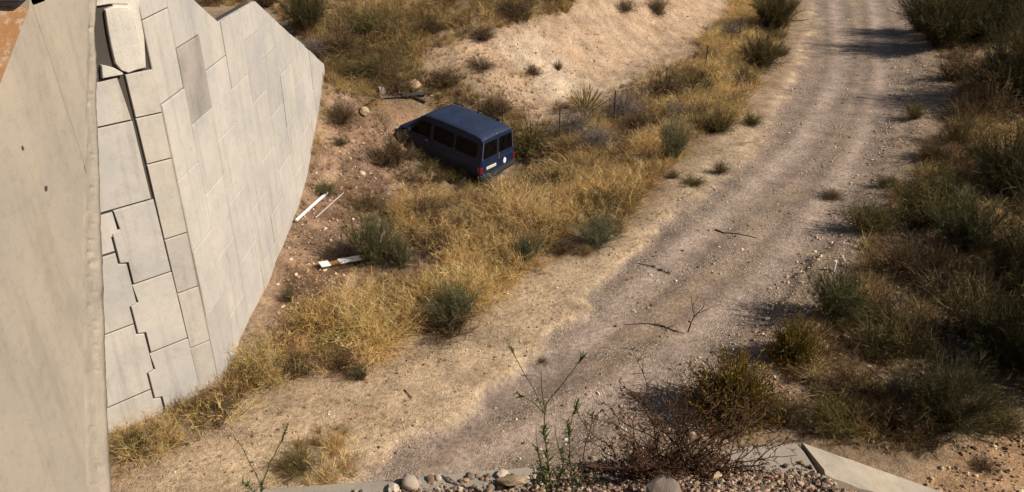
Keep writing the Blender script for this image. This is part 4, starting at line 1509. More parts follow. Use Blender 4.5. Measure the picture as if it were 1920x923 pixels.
G1 = 'shrubs in the dry grass between wall and track'
SHRUBS = [
    # kind, base x, base y, top y, width, label, name
    ('broom', 702, 497, 385, 100, 'bushy green broom shrub standing over the broken white and orange board', 'broom_bush'),
    ('broom', 752, 500, 425, 50, 'small thin broom shoot just behind the big broom by the marker board', 'broom_bush'),
    ('blue', 1120, 462, 402, 92, 'blue green low broom bush right above the pale straw tussock', 'broom_bush'),
    ('blue', 990, 500, 425, 62, 'greyish green broom in golden grass left of the pale straw tussock', 'broom_bush'),
    ('blue', 852, 612, 515, 110, 'grey green broom at the verge with a dark brown skirt, below the marker board', 'broom_bush'),
    ('blue', 1258, 306, 205, 62, 'tall blue green broom beside the bare eroded patch of verge', 'broom_bush'),
    ('dense', 1452, 62, -25, 95, 'big dark green bush at the top of the grass strip beside the track', 'broom_bush'),
    ('dense', 1425, 132, 60, 75, 'dark green bush just below the big bush at the top of the strip', 'broom_bush'),
    ('olive', 1348, 245, 190, 58, 'olive round bush at the track edge above the blue green broom', 'olive_bush'),
    ('brown', 1250, 190, 118, 95, 'dark wiry bush on the sandy bank foot beyond the fence', 'scrub_bush'),
    ('olive', 1300, 175, 110, 70, 'olive wiry bush next to the dark wiry bush at the bank foot', 'olive_bush'),
    ('grey', 1085, 250, 200, 100, 'pale grey dead bush behind the fence post near the spiky plant', 'dead_bush'),
    ('grey', 1170, 225, 165, 90, 'grey dead bush beside the taller fence post', 'dead_bush'),
    ('grey', 1372, 80, 35, 50, 'grey dead brush caught in the fence high on the strip', 'dead_bush'),
    ('olive', 990, 290, 215, 90, 'dark olive bush hugging the rear corner of the blue van', 'olive_bush'),
    ('brown', 935, 215, 170, 70, 'brown dry bush on the slope behind the van roof', 'scrub_bush'),
    ('spiky', 1097, 210, 155, 85, 'spiky yellow green stalks fanning out on the pale bank', 'spiky_plant'),
    ('straw', 1094, 476, 445, 52, 'pale round straw tussock at the sandy verge', 'straw_tussock'),
    ('brown', 740, 168, 95, 80, 'dark brown bush uphill of the white box', 'scrub_bush'),
    ('brown', 806, 62, 22, 66, 'dark dry bush on the crest where the bank begins', 'scrub_bush'),
    ('brown', 905, 75, 45, 60, 'small brown bush on the crest of the bank', 'scrub_bush'),
    ('brown', 1172, 20, -12, 40, 'small dark bush at the top of the bare bank, nearer the grass crest', 'scrub_bush'),
    ('brown', 1232, 24, -15, 48, 'dark bush at the top of the bare bank, nearer the track', 'scrub_bush'),
    ('brown', 1047, 130, 108, 18, 'tiny dry tuft alone on the middle of the bare bank', 'dry_tuft'),
    ('brown', 1328, 72, 55, 20, 'small dark tuft on the bare bank beside the fence top', 'dry_tuft'),
    ('brown', 650, 105, 40, 95, 'brown dry bush beyond the end of the concrete wall', 'scrub_bush'),
    ('dense', 575, 62, -40, 85, 'dark green bush leaning over the sloping wall top', 'broom_bush'),
    ('grey', 597, 110, 70, 60, 'grey dead bush hanging at the lower end of the wall top', 'dead_bush'),
    ('brown', 500, 12, -40, 60, 'brown bush behind the wall top edge', 'scrub_bush'),
    ('brown', 400, 12, -30, 50, 'dry brown tuft in the notch of the wall top', 'dry_tuft'),
    ('brown', 738, 312, 232, 80, 'rusty brown bush beside the front wheel of the van', 'scrub_bush'),
    ('brown', 800, 410, 360, 90, 'brown low bush in straw grass below the van', 'scrub_bush'),
    ('brown', 985, 385, 350, 70, 'small brown bush in straw below the rear bumper of the van', 'scrub_bush'),
    ('broom', 541, 562, 528, 32, 'small bright green weed alone on reddish earth', 'green_weed'),
    ('broom', 612, 366, 340, 45, 'low green weed patch beside the tip of the white pole', 'green_weed'),
    ('broom', 640, 275, 258, 36, 'low green weed on the earth slope between wall and van', 'green_weed'),
    ('broom', 677, 712, 678, 42, 'dark green weed at the verge edge of the golden grass', 'green_weed'),
    ('brown', 1350, 325, 295, 34, 'dark dead weed on the broken lip of the track', 'dead_weed'),
    ('olive', 1300, 345, 326, 46, 'low olive weed on the sandy patch beside the track lip', 'dry_weed'),
    ('olive', 1262, 335, 318, 26, 'small weed on the sandy patch, nearer the grass strip', 'dry_weed'),
    ('olive', 1410, 232, 205, 36, 'low green weed on the bare verge left of the ruts', 'dry_weed'),
    ('brown', 1466, 104, 82, 34, 'dark weed at the verge above the low green weed', 'dead_weed'),
    ('brown', 1015, 670, 655, 24, 'small dead weed on the lip of the track near the green plant tips', 'dead_weed'),
    # the other side of the track
    ('yellow', 1372, 778, 650, 150, 'round yellow tipped bush casting a shadow on the gravel', 'yellow_bush'),
    ('yellow', 1484, 680, 580, 86, 'yellowish bush at the gravel shoulder below the dark broom', 'yellow_bush'),
    ('broom', 1562, 606, 500, 125, 'dark green broom on the shoulder beside the white marker stub', 'broom_bush'),
    ('olive', 1628, 432, 365, 90, 'olive bush at the gravel shoulder with its shadow on the stones', 'olive_bush'),
    ('dense', 1765, 800, 655, 185, 'big dark broom above the orange sandy slope', 'broom_bush'),
    ('olive', 1712, 222, 185, 40, 'small lone olive shrub on bare gravel beside the right rut', 'olive_bush'),
    ('brown', 1560, 365, 340, 50, 'low brown shrub between the rut and the thicket', 'scrub_bush'),
    ('brown', 1745, 300, 255, 70, 'low brown bush at the thicket edge above the olive bush', 'scrub_bush'),
    ('dense', 1760, 90, -40, 150, 'tall dark thicket bush casting long shadows on the far track', 'broom_bush'),
    ('dense', 1850, 75, -70, 170, 'darkest tall bush at the far end of the thicket', 'broom_bush'),
    ('dense', 1725, 60, -30, 90, 'dark bush at the far track bend, closest to the ruts', 'broom_bush'),
    ('dense', 1905, 200, 20, 170, 'tall dull olive broom on the picture edge below the darkest bush', 'broom_bush'),
    ('brown', 1850, 220, 135, 120, 'brown wiry bush amid straw in the upper thicket', 'scrub_bush'),
    ('straw', 1838, 205, 160, 85, 'orange straw tussock in the upper thicket', 'straw_tussock'),
    ('dense', 1885, 370, 235, 150, 'dark broom beside the small bare patch in the thicket', 'broom_bush'),
    ('olive', 1730, 420, 330, 130, 'olive brown bush in mid thicket beside the shoulder', 'olive_bush'),
    ('broom', 1810, 470, 350, 140, 'green broom in mid thicket', 'broom_bush'),
    ('straw', 1875, 470, 420, 100, 'straw tussock under the broom in mid thicket', 'straw_tussock'),
    ('dense', 1915, 560, 400, 160, 'dark broom leaning in from the picture edge, mid height', 'broom_bush'),
    ('brown', 1690, 520, 440, 120, 'brown bush below the olive brown bush of the thicket', 'scrub_bush'),
    ('brown', 1790, 570, 480, 140, 'wide brown bush in the lower thicket', 'scrub_bush'),
    ('olive', 1640, 660, 580, 110, 'olive bush in the lower thicket beside the dark shoulder broom', 'olive_bush'),
    ('dense', 1890, 690, 540, 170, 'large dark broom above the orange slope at the picture edge', 'broom_bush'),
    ('brown', 1600, 740, 670, 120, 'brown bush between the yellowish bush and the wing wall', 'scrub_bush'),
    ('brown', 1690, 820, 740, 110, 'brown bush leaning over the wing wall', 'scrub_bush'),
    ('olive', 1560, 810, 740, 110, 'olive brown bush just above the top of the wing wall', 'olive_bush'),
    ('brown', 1470, 790, 730, 90, 'brown wiry bush beside the round yellow tipped bush', 'scrub_bush'),
    ('olive', 1875, 800, 745, 100, 'low dark bush on the orange slope', 'olive_bush'),
    ('brown', 1845, 880, 850, 50, 'dead weed on the orange slope', 'dead_weed'),
    ('grey', 1120, 275, 235, 80, 'greyish dry bush just below the fence posts', 'dead_bush'),
    ('brown', 1040, 300, 262, 80, 'brown tangle between the olive bush and the grey dry bush', 'scrub_bush'),
    ('brown', 1205, 245, 200, 70, 'brown wiry bush half way along the fence strip', 'scrub_bush'),
    ('brown', 1310, 225, 180, 60, 'dark brown bush beside the olive round bush', 'scrub_bush'),
    ('grey', 1265, 225, 180, 50, 'grey wiry bush among golden grass on the fence strip', 'dead_bush'),
    ('brown', 1395, 165, 120, 60, 'brown bush in golden grass below the dark green bushes', 'scrub_bush'),
    ('brown', 880, 440, 390, 80, 'brown bush in the middle of the golden grass', 'scrub_bush'),
    ('brown', 770, 560, 515, 80, 'brown bush behind the grey green broom at the verge', 'scrub_bush'),
    ('brown', 925, 470, 430, 70, 'brown tangle in golden grass near the greyish green broom', 'scrub_bush'),
    ('brown', 1055, 472, 440, 60, 'dark low tangle at the foot of the pale straw tussock', 'scrub_bush'),
    ('brown', 845, 628, 560, 100, 'dark brown skirt bush leaning on the grey green broom', 'scrub_bush'),
    ('brown', 650, 690, 640, 80, 'dark brown bush at the verge edge of the tall golden grass', 'scrub_bush'),
    ('brown', 560, 700, 650, 80, 'dark brown bush in tall golden grass near the wall foot', 'scrub_bush'),
    ('brown', 400, 770, 735, 70, 'brown low bush in grass at the wall corner', 'scrub_bush'),
    ('olive', 265, 845, 790, 70, 'olive clump in grass at the foot of the abutment edge', 'olive_bush'),
    ('olive', 560, 880, 830, 80, 'low olive clump on the bare verge behind the two pronged sprig', 'olive_bush'),
    ('olive', 700, 60, 10, 120, 'olive bush on the slope beyond the wall end', 'olive_bush'),
    ('olive', 690, 140, 90, 100, 'olive bush uphill of the dark scrap', 'olive_bush'),
    ('brown', 960, 30, -10, 110, 'reddish brown brush on the far crest', 'scrub_bush'),
    ('brown', 840, 160, 120, 70, 'brown bush between the brown boulder and the bank', 'scrub_bush'),
    ('brown', 900, 130, 100, 60, 'brown low brush at the left end of the bare bank', 'scrub_bush'),
    ('brown', 1000, 140, 118, 40, 'small brown tuft low on the bare bank', 'dry_tuft'),
    ('brown', 640, 230, 190, 70, 'brown brush on the earth slope below the wall end', 'scrub_bush'),
    ('brown', 780, 345, 305, 60, 'dry bush against the dark side of the van', 'scrub_bush'),
    ('brown', 690, 390, 350, 70, 'brown brush uphill of the big broom', 'scrub_bush'),
    ('grey', 645, 480, 445, 50, 'grey burnt looking twigs beside the big broom', 'dead_bush'),
    ('dry', 1650, 600, 510, 100, 'olive green broom behind the dark shoulder broom', 'broom_bush'),
    ('dry', 1700, 660, 560, 130, 'dry olive broom in the lower thicket', 'broom_bush'),
    ('dense', 2035, 190, 0, 250, 'tall dark bush added past the picture edge for its shade, topmost one', 'broom_bush'),  # this row: mostly unseen bushes, added so their shade darkens the thicket's outer side
    ('dense', 2045, 350, 165, 260, 'tall dark bush added past the picture edge for its shade, second from the top', 'broom_bush'),
    ('dense', 2040, 540, 310, 280, 'tall dark bush added past the picture edge for its shade, third from the top', 'broom_bush'),
    ('dense', 2045, 730, 480, 290, 'tall dark bush added past the picture edge for its shade, lowest one', 'broom_bush'),
    ('brown', 830, 470, 420, 80, 'brown wiry bush between the big broom and the middle of the grass', 'scrub_bush'),
    ('brown', 1010, 345, 315, 60, 'brown wiry bush just behind the rear corner of the van', 'scrub_bush'),
    ('brown', 1085, 330, 295, 60, 'brown wiry bush in golden grass above the blue green low broom', 'scrub_bush'),
    ('brown', 1140, 400, 360, 60, 'brown wiry bush just above the blue green low broom', 'scrub_bush'),
    ('brown', 720, 590, 540, 80, 'brown wiry bush in golden grass below the marker board', 'scrub_bush'),
    ('dry', 1820, 640, 500, 160, 'dull olive broom between the wide brown bush and the edge brooms', 'broom_bush'),
    ('olive', 1760, 380, 300, 110, 'olive bush above the olive brown bush of the thicket', 'olive_bush'),
    ('brown', 1790, 150, 90, 90, 'brown bush in front of the tall thicket bushes', 'scrub_bush'),
    ('dry', 1800, 270, 190, 90, 'dry olive broom at the thicket edge above the low brown bush', 'broom_bush'),
    ('olive', 1660, 350, 320, 40, 'low olive shrub on the gravel shoulder', 'olive_bush'),
    ('grey', 1680, 770, 690, 60, 'grey dead stalks before the big dark broom', 'dead_bush'),
    ('brown', 820, 338, 312, 46, 'low brown weedy tuft below the middle window of the van', 'scrub_bush'),
    ('olive', 908, 362, 338, 50, 'low olive tuft hiding the near corner of the van bumper', 'olive_bush'),
    ('olive', 800, 322, 295, 40, 'dark weedy tuft against the middle of the van side', 'olive_bush'),
    ('olive', 850, 342, 312, 44, 'dark weedy tuft by the near rear wheel of the van', 'olive_bush'),
    ('brown', 770, 300, 268, 40, 'dry weedy tuft behind the front wheel of the van', 'scrub_bush'),
    ('brown', 880, 356, 332, 40, 'dry weedy tuft below the tail light of the van', 'scrub_bush'),
]
for k_, px, py, ptop, wide, lab, nm in SHRUBS:
    cat_ = {'broom_bush': 'bush', 'olive_bush': 'bush', 'scrub_bush': 'bush', 'dead_bush': 'bush', 'yellow_bush': 'bush', 'spiky_plant': 'plant', 'straw_tussock': 'grass tussock',
            'dry_tuft': 'dry plant', 'green_weed': 'weed', 'dead_weed': 'weed', 'dry_weed': 'weed'}[nm]
    shrub(k_, px, py, ptop, wide, lab, nm, cat_, 'shrubs and weeds on dry ground')

#PART3
# ------------------------------------------------------------------ scattering of uncountable growth and gravel
def scatter(name, P_, rot, scl, vid, tint, variants, label):
    n_ = len(P_)
    me_ = bpy.data.meshes.new(name)
    me_.vertices.add(n_)
    me_.vertices.foreach_set('co', np.asarray(P_, np.float32).ravel())
    for nm_, ty, val, key in (('rot', 'FLOAT_VECTOR', rot, 'vector'), ('scl', 'FLOAT_VECTOR', scl, 'vector'), ('vid', 'INT', vid, 'value'),
                              ('tint', 'FLOAT_COLOR', np.concatenate([tint, np.ones((n_, 1))], 1), 'color')):
        a_ = me_.attributes.new(nm_, ty, 'POINT')
        a_.data.foreach_set(key, np.asarray(val, np.int32 if ty == 'INT' else np.float32).ravel())
    o_ = link(name, me_)
    g = bpy.data.node_groups.new(name + '_nodes', 'GeometryNodeTree')
    g.interface.new_socket('Geometry', in_out='INPUT', socket_type='NodeSocketGeometry')
    g.interface.new_socket('Geometry', in_out='OUTPUT', socket_type='NodeSocketGeometry')
    gi, go = g.nodes.new('NodeGroupInput'), g.nodes.new('NodeGroupOutput')
    iop = g.nodes.new('GeometryNodeInstanceOnPoints')
    join = g.nodes.new('GeometryNodeJoinGeometry')
    for v_ in variants:
        oi = g.nodes.new('GeometryNodeObjectInfo')
        oi.inputs['Object'].default_value = v_
        oi.inputs['As Instance'].default_value = False
        gt = g.nodes.new('GeometryNodeGeometryToInstance')
        g.links.new(oi.outputs['Geometry'], gt.inputs[0])
        g.links.new(gt.outputs[0], join.inputs[0])

    def named(nm_, ty):
        q_ = g.nodes.new('GeometryNodeInputNamedAttribute')
        q_.data_type = ty
        q_.inputs['Name'].default_value = nm_
        return [s__ for s__ in q_.outputs if s__.enabled and s__.name == 'Attribute'][0]
    g.links.new(gi.outputs[0], iop.inputs['Points'])
    g.links.new(join.outputs[0], iop.inputs['Instance'])
    iop.inputs['Pick Instance'].default_value = True
    g.links.new(named('vid', 'INT'), iop.inputs['Instance Index'])
    g.links.new(named('rot', 'FLOAT_VECTOR'), iop.inputs['Rotation'])
    g.links.new(named('scl', 'FLOAT_VECTOR'), iop.inputs['Scale'])
    g.links.new(iop.outputs[0], go.inputs[0])
    md = o_.modifiers.new('scatter', 'NODES')
    md.node_group = g
    return set_props(o_, label, None, None, 'stuff')


def source(name, me_, mat):
    me_.materials.append(mat)
    return bpy.data.objects.new(name, me_)          # never linked: only the node tree reads it


def tuft(n_=46, amax=34, rad=0.11, bend=0.25, width=0.011, curl=0.05, lo=0.45, heads=0.25):
    L_ = lo + (1 - lo) * rng.random(n_)
    sh = 0.65 + 0.6 * rng.random(n_)
    v, f_, s__, P_, d_ = ribbons(disc(n_, rad), cone_dirs(n_, 1, amax, 0.75), L_, bend * (0.4 + rng.random(n_)), width * (0.6 + 0.8 * rng.random(n_)), 4, 0.75, curl, shade=sh)
    parts = [(v, f_, s__)]
    m = int(n_ * heads)
    if m:
        v, f_, s__, _, _ = ribbons(P_[:m, 2], P_[:m, 3] - P_[:m, 2] + rng.normal(size=(m, 3)) * 0.02, L_[:m] * 0.36, 0.25 * np.ones(m), np.full(m, width * 1.5), 3, 0.5, 0.05, shade=sh[:m] * 1.1)
        parts.append((v, f_, s__))
    v, f_, s__ = cat_parts(parts)
    return mesh_np('tuft', v, f_, shade=s__)


m_grass = plant_material('dry_grass_blades', 0.7, 0.3)
tall = [source('grass_tuft', tuft(), m_grass) for _ in range(4)]
lean = []
for _ in range(3):
    me_ = tuft(44, 48, 0.13, 0.45, 0.011, 0.08)
    lean.append(source('leaning_tuft', me_, m_grass))
low = [source('low_tuft', tuft(40, 80, 0.14, 0.35, 0.012, 0.18, 0.35, 0), m_grass) for _ in range(3)]
wiry = []
for _ in range(3):
    a_, b2 = scrub_meshes(14, 72, 7)
    nv = len(b2.vertices)
    co = np.zeros(nv * 3, np.float32)
    b2.vertices.foreach_get('co', co)
    fi = np.zeros(len(b2.loops), np.int32)
    b2.loops.foreach_get('vertex_index', fi)
    nv1 = len(a_.vertices)
    co1 = np.zeros(nv1 * 3, np.float32)
    a_.vertices.foreach_get('co', co1)
    fi1 = np.zeros(len(a_.loops), np.int32)
    a_.loops.foreach_get('vertex_index', fi1)
    V_ = np.concatenate([co.reshape(-1, 3), co1.reshape(-1, 3)])
    F_ = np.concatenate([fi.reshape(-1, 4), fi1.reshape(-1, 4) + nv])
    wiry.append(source('wiry_tuft', mesh_np('tuft', V_, F_, shade=0.7 + 0.6 * rng.random(len(V_))), m_grass))

STRAW = [(0.64, 0.455, 0.190), (0.56, 0.385, 0.150), (0.70, 0.525, 0.26), (0.44, 0.285, 0.11)]
BROWN = [(0.25, 0.145, 0.062), (0.18, 0.10, 0.046), (0.32, 0.19, 0.082), (0.13, 0.075, 0.038)]
OLIVE = [(0.31, 0.225, 0.075), (0.23, 0.17, 0.055), (0.38, 0.275, 0.09)]
GREYB = [(0.24, 0.19, 0.15), (0.19, 0.15, 0.125)]
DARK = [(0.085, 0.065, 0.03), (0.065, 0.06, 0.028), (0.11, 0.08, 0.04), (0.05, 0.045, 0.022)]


def pick(pal, n_):
    c_ = np.array(pal)[rng.integers(0, len(pal), n_)]
    return c_ * (0.85 + 0.3 * rng.random((n_, 1))) * (1 + 0.05 * rng.normal(size=(n_, 3)))


def pts_in(poly, dens, clump=0.0, csc=0.9, seed=0):
    poly = np.array(poly)
    lo_, hi_ = poly.min(0), poly.max(0)
    n_ = int(dens * np.prod(hi_ - lo_))
    p = lo_ + (hi_ - lo_) * rng.random((n_, 2))
    k_ = in_poly(p[:, 0], p[:, 1], poly)
    if clump:
        f_ = fbm(p[:, 0], p[:, 1], csc, 3, seed)
        k_ &= rng.random(n_) < smooth(0.5 - 0.18 / max(clump, 0.01) * 0.5, 0.5 + 0.08, f_) * 1.0 + (1 - clump)
    return p[k_]


# polygons in photo points, tufts per square metre, clumping, height, mix of (palette, shape, share)
T, LN, LO, WI = 'tall', 'lean', 'low', 'wiry'
GR = [
    ([(216, 805), (300, 752), (400, 730), (450, 695), (490, 715), (420, 800), (330, 850), (225, 890), (200, 900)], 30, 0.5, 0.40, [(STRAW, T, .40), (OLIVE, LN, .3), (BROWN, WI, .3)]),
    ([(465, 700), (520, 635), (600, 612), (640, 566), (760, 560), (830, 545), (880, 565), (860, 610), (790, 605), (740, 640), (690, 690), (620, 690), (540, 715), (480, 725)], 34, 0.45, 0.52, [(STRAW, T, .68), (OLIVE, T, .10), (BROWN, WI, .22)]),
    ([(755, 560), (830, 500), (900, 455), (960, 500), (1010, 480), (995, 500), (930, 560), (880, 580), (820, 580)], 30, 0.4, 0.52, [(STRAW, T, .6), (BROWN, WI, .3), (OLIVE, T, .1)]),
    ([(830, 450), (880, 390), (1000, 400), (1080, 340), (1150, 330), (1230, 250), (1285, 240), (1275, 300), (1200, 370), (1160, 440), (1090, 420), (1060, 450), (1000, 475), (940, 500), (850, 520)], 34, 0.45, 0.55, [(STRAW, T, .50), (STRAW, LN, .14), (BROWN, WI, .3), (OLIVE, LN, .06)]),
    ([(960, 345), (1000, 290), (1080, 262), (1180, 222), (1240, 225), (1210, 290), (1130, 345), (1040, 395), (960, 390), (930, 370)], 30, 0.35, 0.50, [(STRAW, LN, .42), (BROWN, WI, .36), (BROWN, LN, .14), (STRAW, T, .08)]),
    ([(760, 352), (830, 352), (890, 374), (920, 392), (860, 428), (760, 435), (722, 395)], 30, 0.4, 0.44, [(STRAW, T, .5), (OLIVE, LN, .16), (BROWN, WI, .34)]),
    ([(700, 470), (770, 420), (850, 430), (860, 500), (780, 545), (700, 560), (660, 540)], 26, 0.5, 0.34, [(STRAW, LN, .25), (BROWN, WI, .6), (GREYB, LO, .15)]),
    ([(560, -40), (1150, -40), (1090, 0), (1060, 25), (960, 50), (870, 75), (790, 105), (690, 90), (600, 60)], 17, 0.4, 0.60, [(STRAW, LN, .38), (BROWN, WI, .42), (OLIVE, LN, .2)]),
    ([(600, 60), (700, 80), (800, 110), (800, 175), (720, 180), (640, 185), (608, 160)], 24, 0.4, 0.50, [(STRAW, LN, .3), (OLIVE, LN, .35), (BROWN, WI, .35)]),
    ([(780, 130), (850, 150), (900, 180), (980, 225), (990, 260), (930, 232), (860, 200), (790, 180)], 26, 0.3, 0.45, [(STRAW, LN, .55), (BROWN, WI, .45)]),
    ([(960, 250), (1040, 268), (1130, 215), (1230, 165), (1330, 100), (1390, 30), (1400, -40), (1490, -40), (1480, 60), (1430, 130), (1395, 200), (1360, 235), (1290, 265), (1180, 250), (1080, 285), (1000, 300)], 24, 0.35, 0.52, [(STRAW, T, .30), (STRAW, LN, .2), (BROWN, WI, .24), (GREYB, WI, .12), (OLIVE, LN, .14)]),
    ([(1320, 85), (1400, -30), (1460, -30), (1430, 60), (1390, 150), (1340, 160)], 20, 0.2, 0.6, [(STRAW, T, .9), (OLIVE, T, .1)]),
    ([(500, 905), (560, 830), (640, 790), (700, 840), (670, 895), (600, 915)], 24, 0.7, 0.34, [(STRAW, LO, .6), (OLIVE, LO, .3), (BROWN, WI, .1)]),
    ([(520, 700), (560, 600), (520, 480), (560, 380), (600, 250), (620, 185), (720, 190), (735, 260), (790, 340), (740, 400), (700, 470), (640, 560), (560, 625)], 20, 0.75, 0.21, [(BROWN, WI, .62), (BROWN, LO, .26), (STRAW, LO, .12)]),
    ([(515, 480), (540, 380), (560, 370), (555, 420), (535, 470)], 22, 0.1, 0.45, [(STRAW, T, .6), (OLIVE, LN, .4)]),
    ([(560, 190), (605, 150), (640, 100), (660, 180), (620, 215), (590, 300), (575, 330)], 22, 0.3, 0.38, [(BROWN, WI, .5), (STRAW, LN, .5)]),
    # verges: thin low growth
    ([(700, 700), (900, 600), (1010, 500), (1160, 455), (1300, 330), (1400, 215), (1380, 260), (1290, 380), (1100, 570), (1000, 650), (760, 790), (600, 830), (500, 790)], 9, 0.8, 0.10, [(STRAW, LO, .55), (BROWN, WI, .45)]),
    ([(800, 110), (960, 60), (1090, 10), (1330, -20), (1340, 80), (1240, 145), (1040, 215), (900, 165)], 2.6, 0.8, 0.15, [(BROWN, WI, .7), (STRAW, LO, .3)]),
    ([(220, 900), (330, 870), (440, 780), (520, 760), (700, 710), (760, 790), (690, 880), (500, 920), (230, 920)], 9, 0.7, 0.10, [(STRAW, LO, .6), (BROWN, WI, .4)]),
    ([(770, 100), (900, 70), (1000, 140), (1010, 230), (930, 220), (830, 160)], 12, 0.7, 0.26, [(BROWN, WI, .55), (STRAW, LN, .45)]),
    ([(1000, 200), (1100, 190), (1240, 130), (1320, 90), (1340, 110), (1230, 175), (1130, 225), (1010, 250)], 12, 0.6, 0.34, [(STRAW, LN, .5), (BROWN, WI, .5)]),
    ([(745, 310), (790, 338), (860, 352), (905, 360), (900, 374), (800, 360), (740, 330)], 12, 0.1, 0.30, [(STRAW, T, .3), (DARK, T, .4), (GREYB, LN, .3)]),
    ([(430, -115), (1180, -115), (1150, -40), (560, -40)], 6, 0.5, 0.62, [(STRAW, LN, .4), (BROWN, WI, .4), (OLIVE, LN, .2)]),
    ([(1290, -115), (1450, -115), (1490, -40), (1400, -40)], 6, 0.4, 0.6, [(STRAW, T, .5), (OLIVE, LN, .2), (BROWN, WI, .3)]),
    ([(1590, -115), (2000, -115), (2010, -40), (1700, -40)], 7, 0.5, 0.6, [(DARK, WI, .3), (BROWN, WI, .4), (STRAW, LN, .3)]),
    ([(350, -60), (420, 20), (445, 10), (482, -8), (545, 52), (600, 105), (640, 60), (560, -60)], 20, 0.3, 0.45, [(BROWN, WI, .45), (STRAW, LN, .55)]),
    # thicket across the track
    ([(1735, -40), (2010, -40), (2010, 830), (1870, 740), (1800, 760), (1760, 860), (1640, 860), (1500, 800), (1450, 760), (1490, 640), (1540, 545), (1610, 470), (1660, 390), (1710, 310), (1770, 245), (1800, 170), (1760, 100)], 15, 0.85, 0.50, [(DARK, WI, .18), (BROWN, WI, .38), (BROWN, LN, .18), (STRAW, LN, .22), (OLIVE, LN, .04)]),
    ([(1780, 235), (1800, 160), (1880, 170), (1900, 240), (1850, 290)], 24, 0.3, 0.5, [(STRAW, LN, .75), (BROWN, WI, .25)]),
    ([(1700, 330), (1800, 280), (1830, 360), (1740, 420)], 20, 0.3, 0.5, [(STRAW, LN, .5), (BROWN, WI, .5)]),
    ([(1740, 480), (1900, 400), (1940, 480), (1840, 560)], 20, 0.3, 0.5, [(STRAW, LN, .5), (BROWN, WI, .5)]),
    ([(1450, 790), (1560, 700), (1700, 740), (1740, 860), (1640, 870), (1520, 830)], 18, 0.3, 0.36, [(STRAW, LN, .3), (BROWN, WI, .6), (OLIVE, LN, .1)]),
    ([(1390, 760), (1450, 640), (1530, 690), (1500, 790)], 12, 0.4, 0.24, [(BROWN, WI, .6), (STRAW, LO, .4)]),
    ([(1690, 90), (1740, 120), (1770, 220), (1700, 300), (1640, 400), (1540, 540), (1450, 640), (1420, 600), (1540, 460), (1630, 330), (1680, 210)], 1.4, 0.85, 0.16, [(BROWN, WI, .6), (OLIVE, LO, .4)]),
]
shapes = {T: (0, 4), LN: (4, 3), LO: (7, 3), WI: (10, 3)}
P_all, rot_all, scl_all, vid_all, tint_all = [], [], [], [], []
for gi_, (poly, dens, clump, hh, mixes) in enumerate(GR):
    p = pts_in(plan(poly), dens * (1.5 if dens > 10 else 1), clump * 0.95, 0.8, 60 + gi_)
    hh = hh * (1.36 if gi_ < 5 else 1.22)
    k_ = ~in_van(p[:, 0], p[:, 1], 0.06) & (~in_van(p[:, 0], p[:, 1], 0.75) | (rng.random(len(p)) < 0.45))
    k_ &= p[:, 0] > np.where(p[:, 1] > KY + 12.3, -99, np.where(p[:, 1] > KY, np.where(p[:, 0] < wall_x(p[:, 1]) - 0.32, -99, wall_x(p[:, 1]) + 0.06), KX + (p[:, 1] - KY) / 0.958 + 0.06))
    p = p[k_]
    n_ = len(p)
    # neighbouring tufts tend to be of one kind
    f_ = (0.55 * rng.random(n_) + 0.45 * np.clip((fbm(p[:, 0], p[:, 1], 1.3, 2, 90 + gi_) - 0.25) * 2, 0, 0.999))
    f_ = np.argsort(np.argsort(f_)) / max(1, n_)
    cum = 0
    tint = np.zeros((n_, 3))
    vid = np.zeros(n_, int)
    sc = np.zeros(n_)
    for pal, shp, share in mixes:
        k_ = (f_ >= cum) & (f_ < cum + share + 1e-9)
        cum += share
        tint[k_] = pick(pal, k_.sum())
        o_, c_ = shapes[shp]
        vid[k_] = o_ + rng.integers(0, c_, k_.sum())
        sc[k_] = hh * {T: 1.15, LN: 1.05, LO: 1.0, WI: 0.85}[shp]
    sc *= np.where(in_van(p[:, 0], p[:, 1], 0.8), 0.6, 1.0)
    sc *= (0.6 + 0.7 * rng.random(n_)) * (0.30 + 1.35 * fbm(p[:, 0], p[:, 1], 1.1, 2, 33))
    tint = tint * (0.62 + 0.76 * fbm(p[:, 0], p[:, 1], 1.6, 3, 140))[:, None]
    P_all.append(np.stack([p[:, 0], p[:, 1], hgt(p[:, 0], p[:, 1]) - 0.01], 1) if n_ else np.zeros((0, 3)))
    rot_all.append(np.stack([rng.normal(size=n_) * 0.10 + 0.02, rng.normal(size=n_) * 0.10, rng.random(n_) * 6.28], 1))
    w_ = np.maximum(sc, 0.18) * (0.85 + 0.4 * rng.random(n_))
    scl_all.append(np.stack([w_, w_, sc], 1))
    vid_all.append(vid)
    tint_all.append(tint)
# join order in the node tree is the order of the links, last first
variants = tall + lean + low + wiry
P_, R_, S_, I_, C_ = (np.concatenate(a_) for a_ in (P_all, rot_all, scl_all, vid_all, tint_all))
print('tufts', len(P_))
scatter('dry_grass', P_, R_, S_, I_, C_, variants, 'golden and brown dry grass and low wiry litter over the earth')


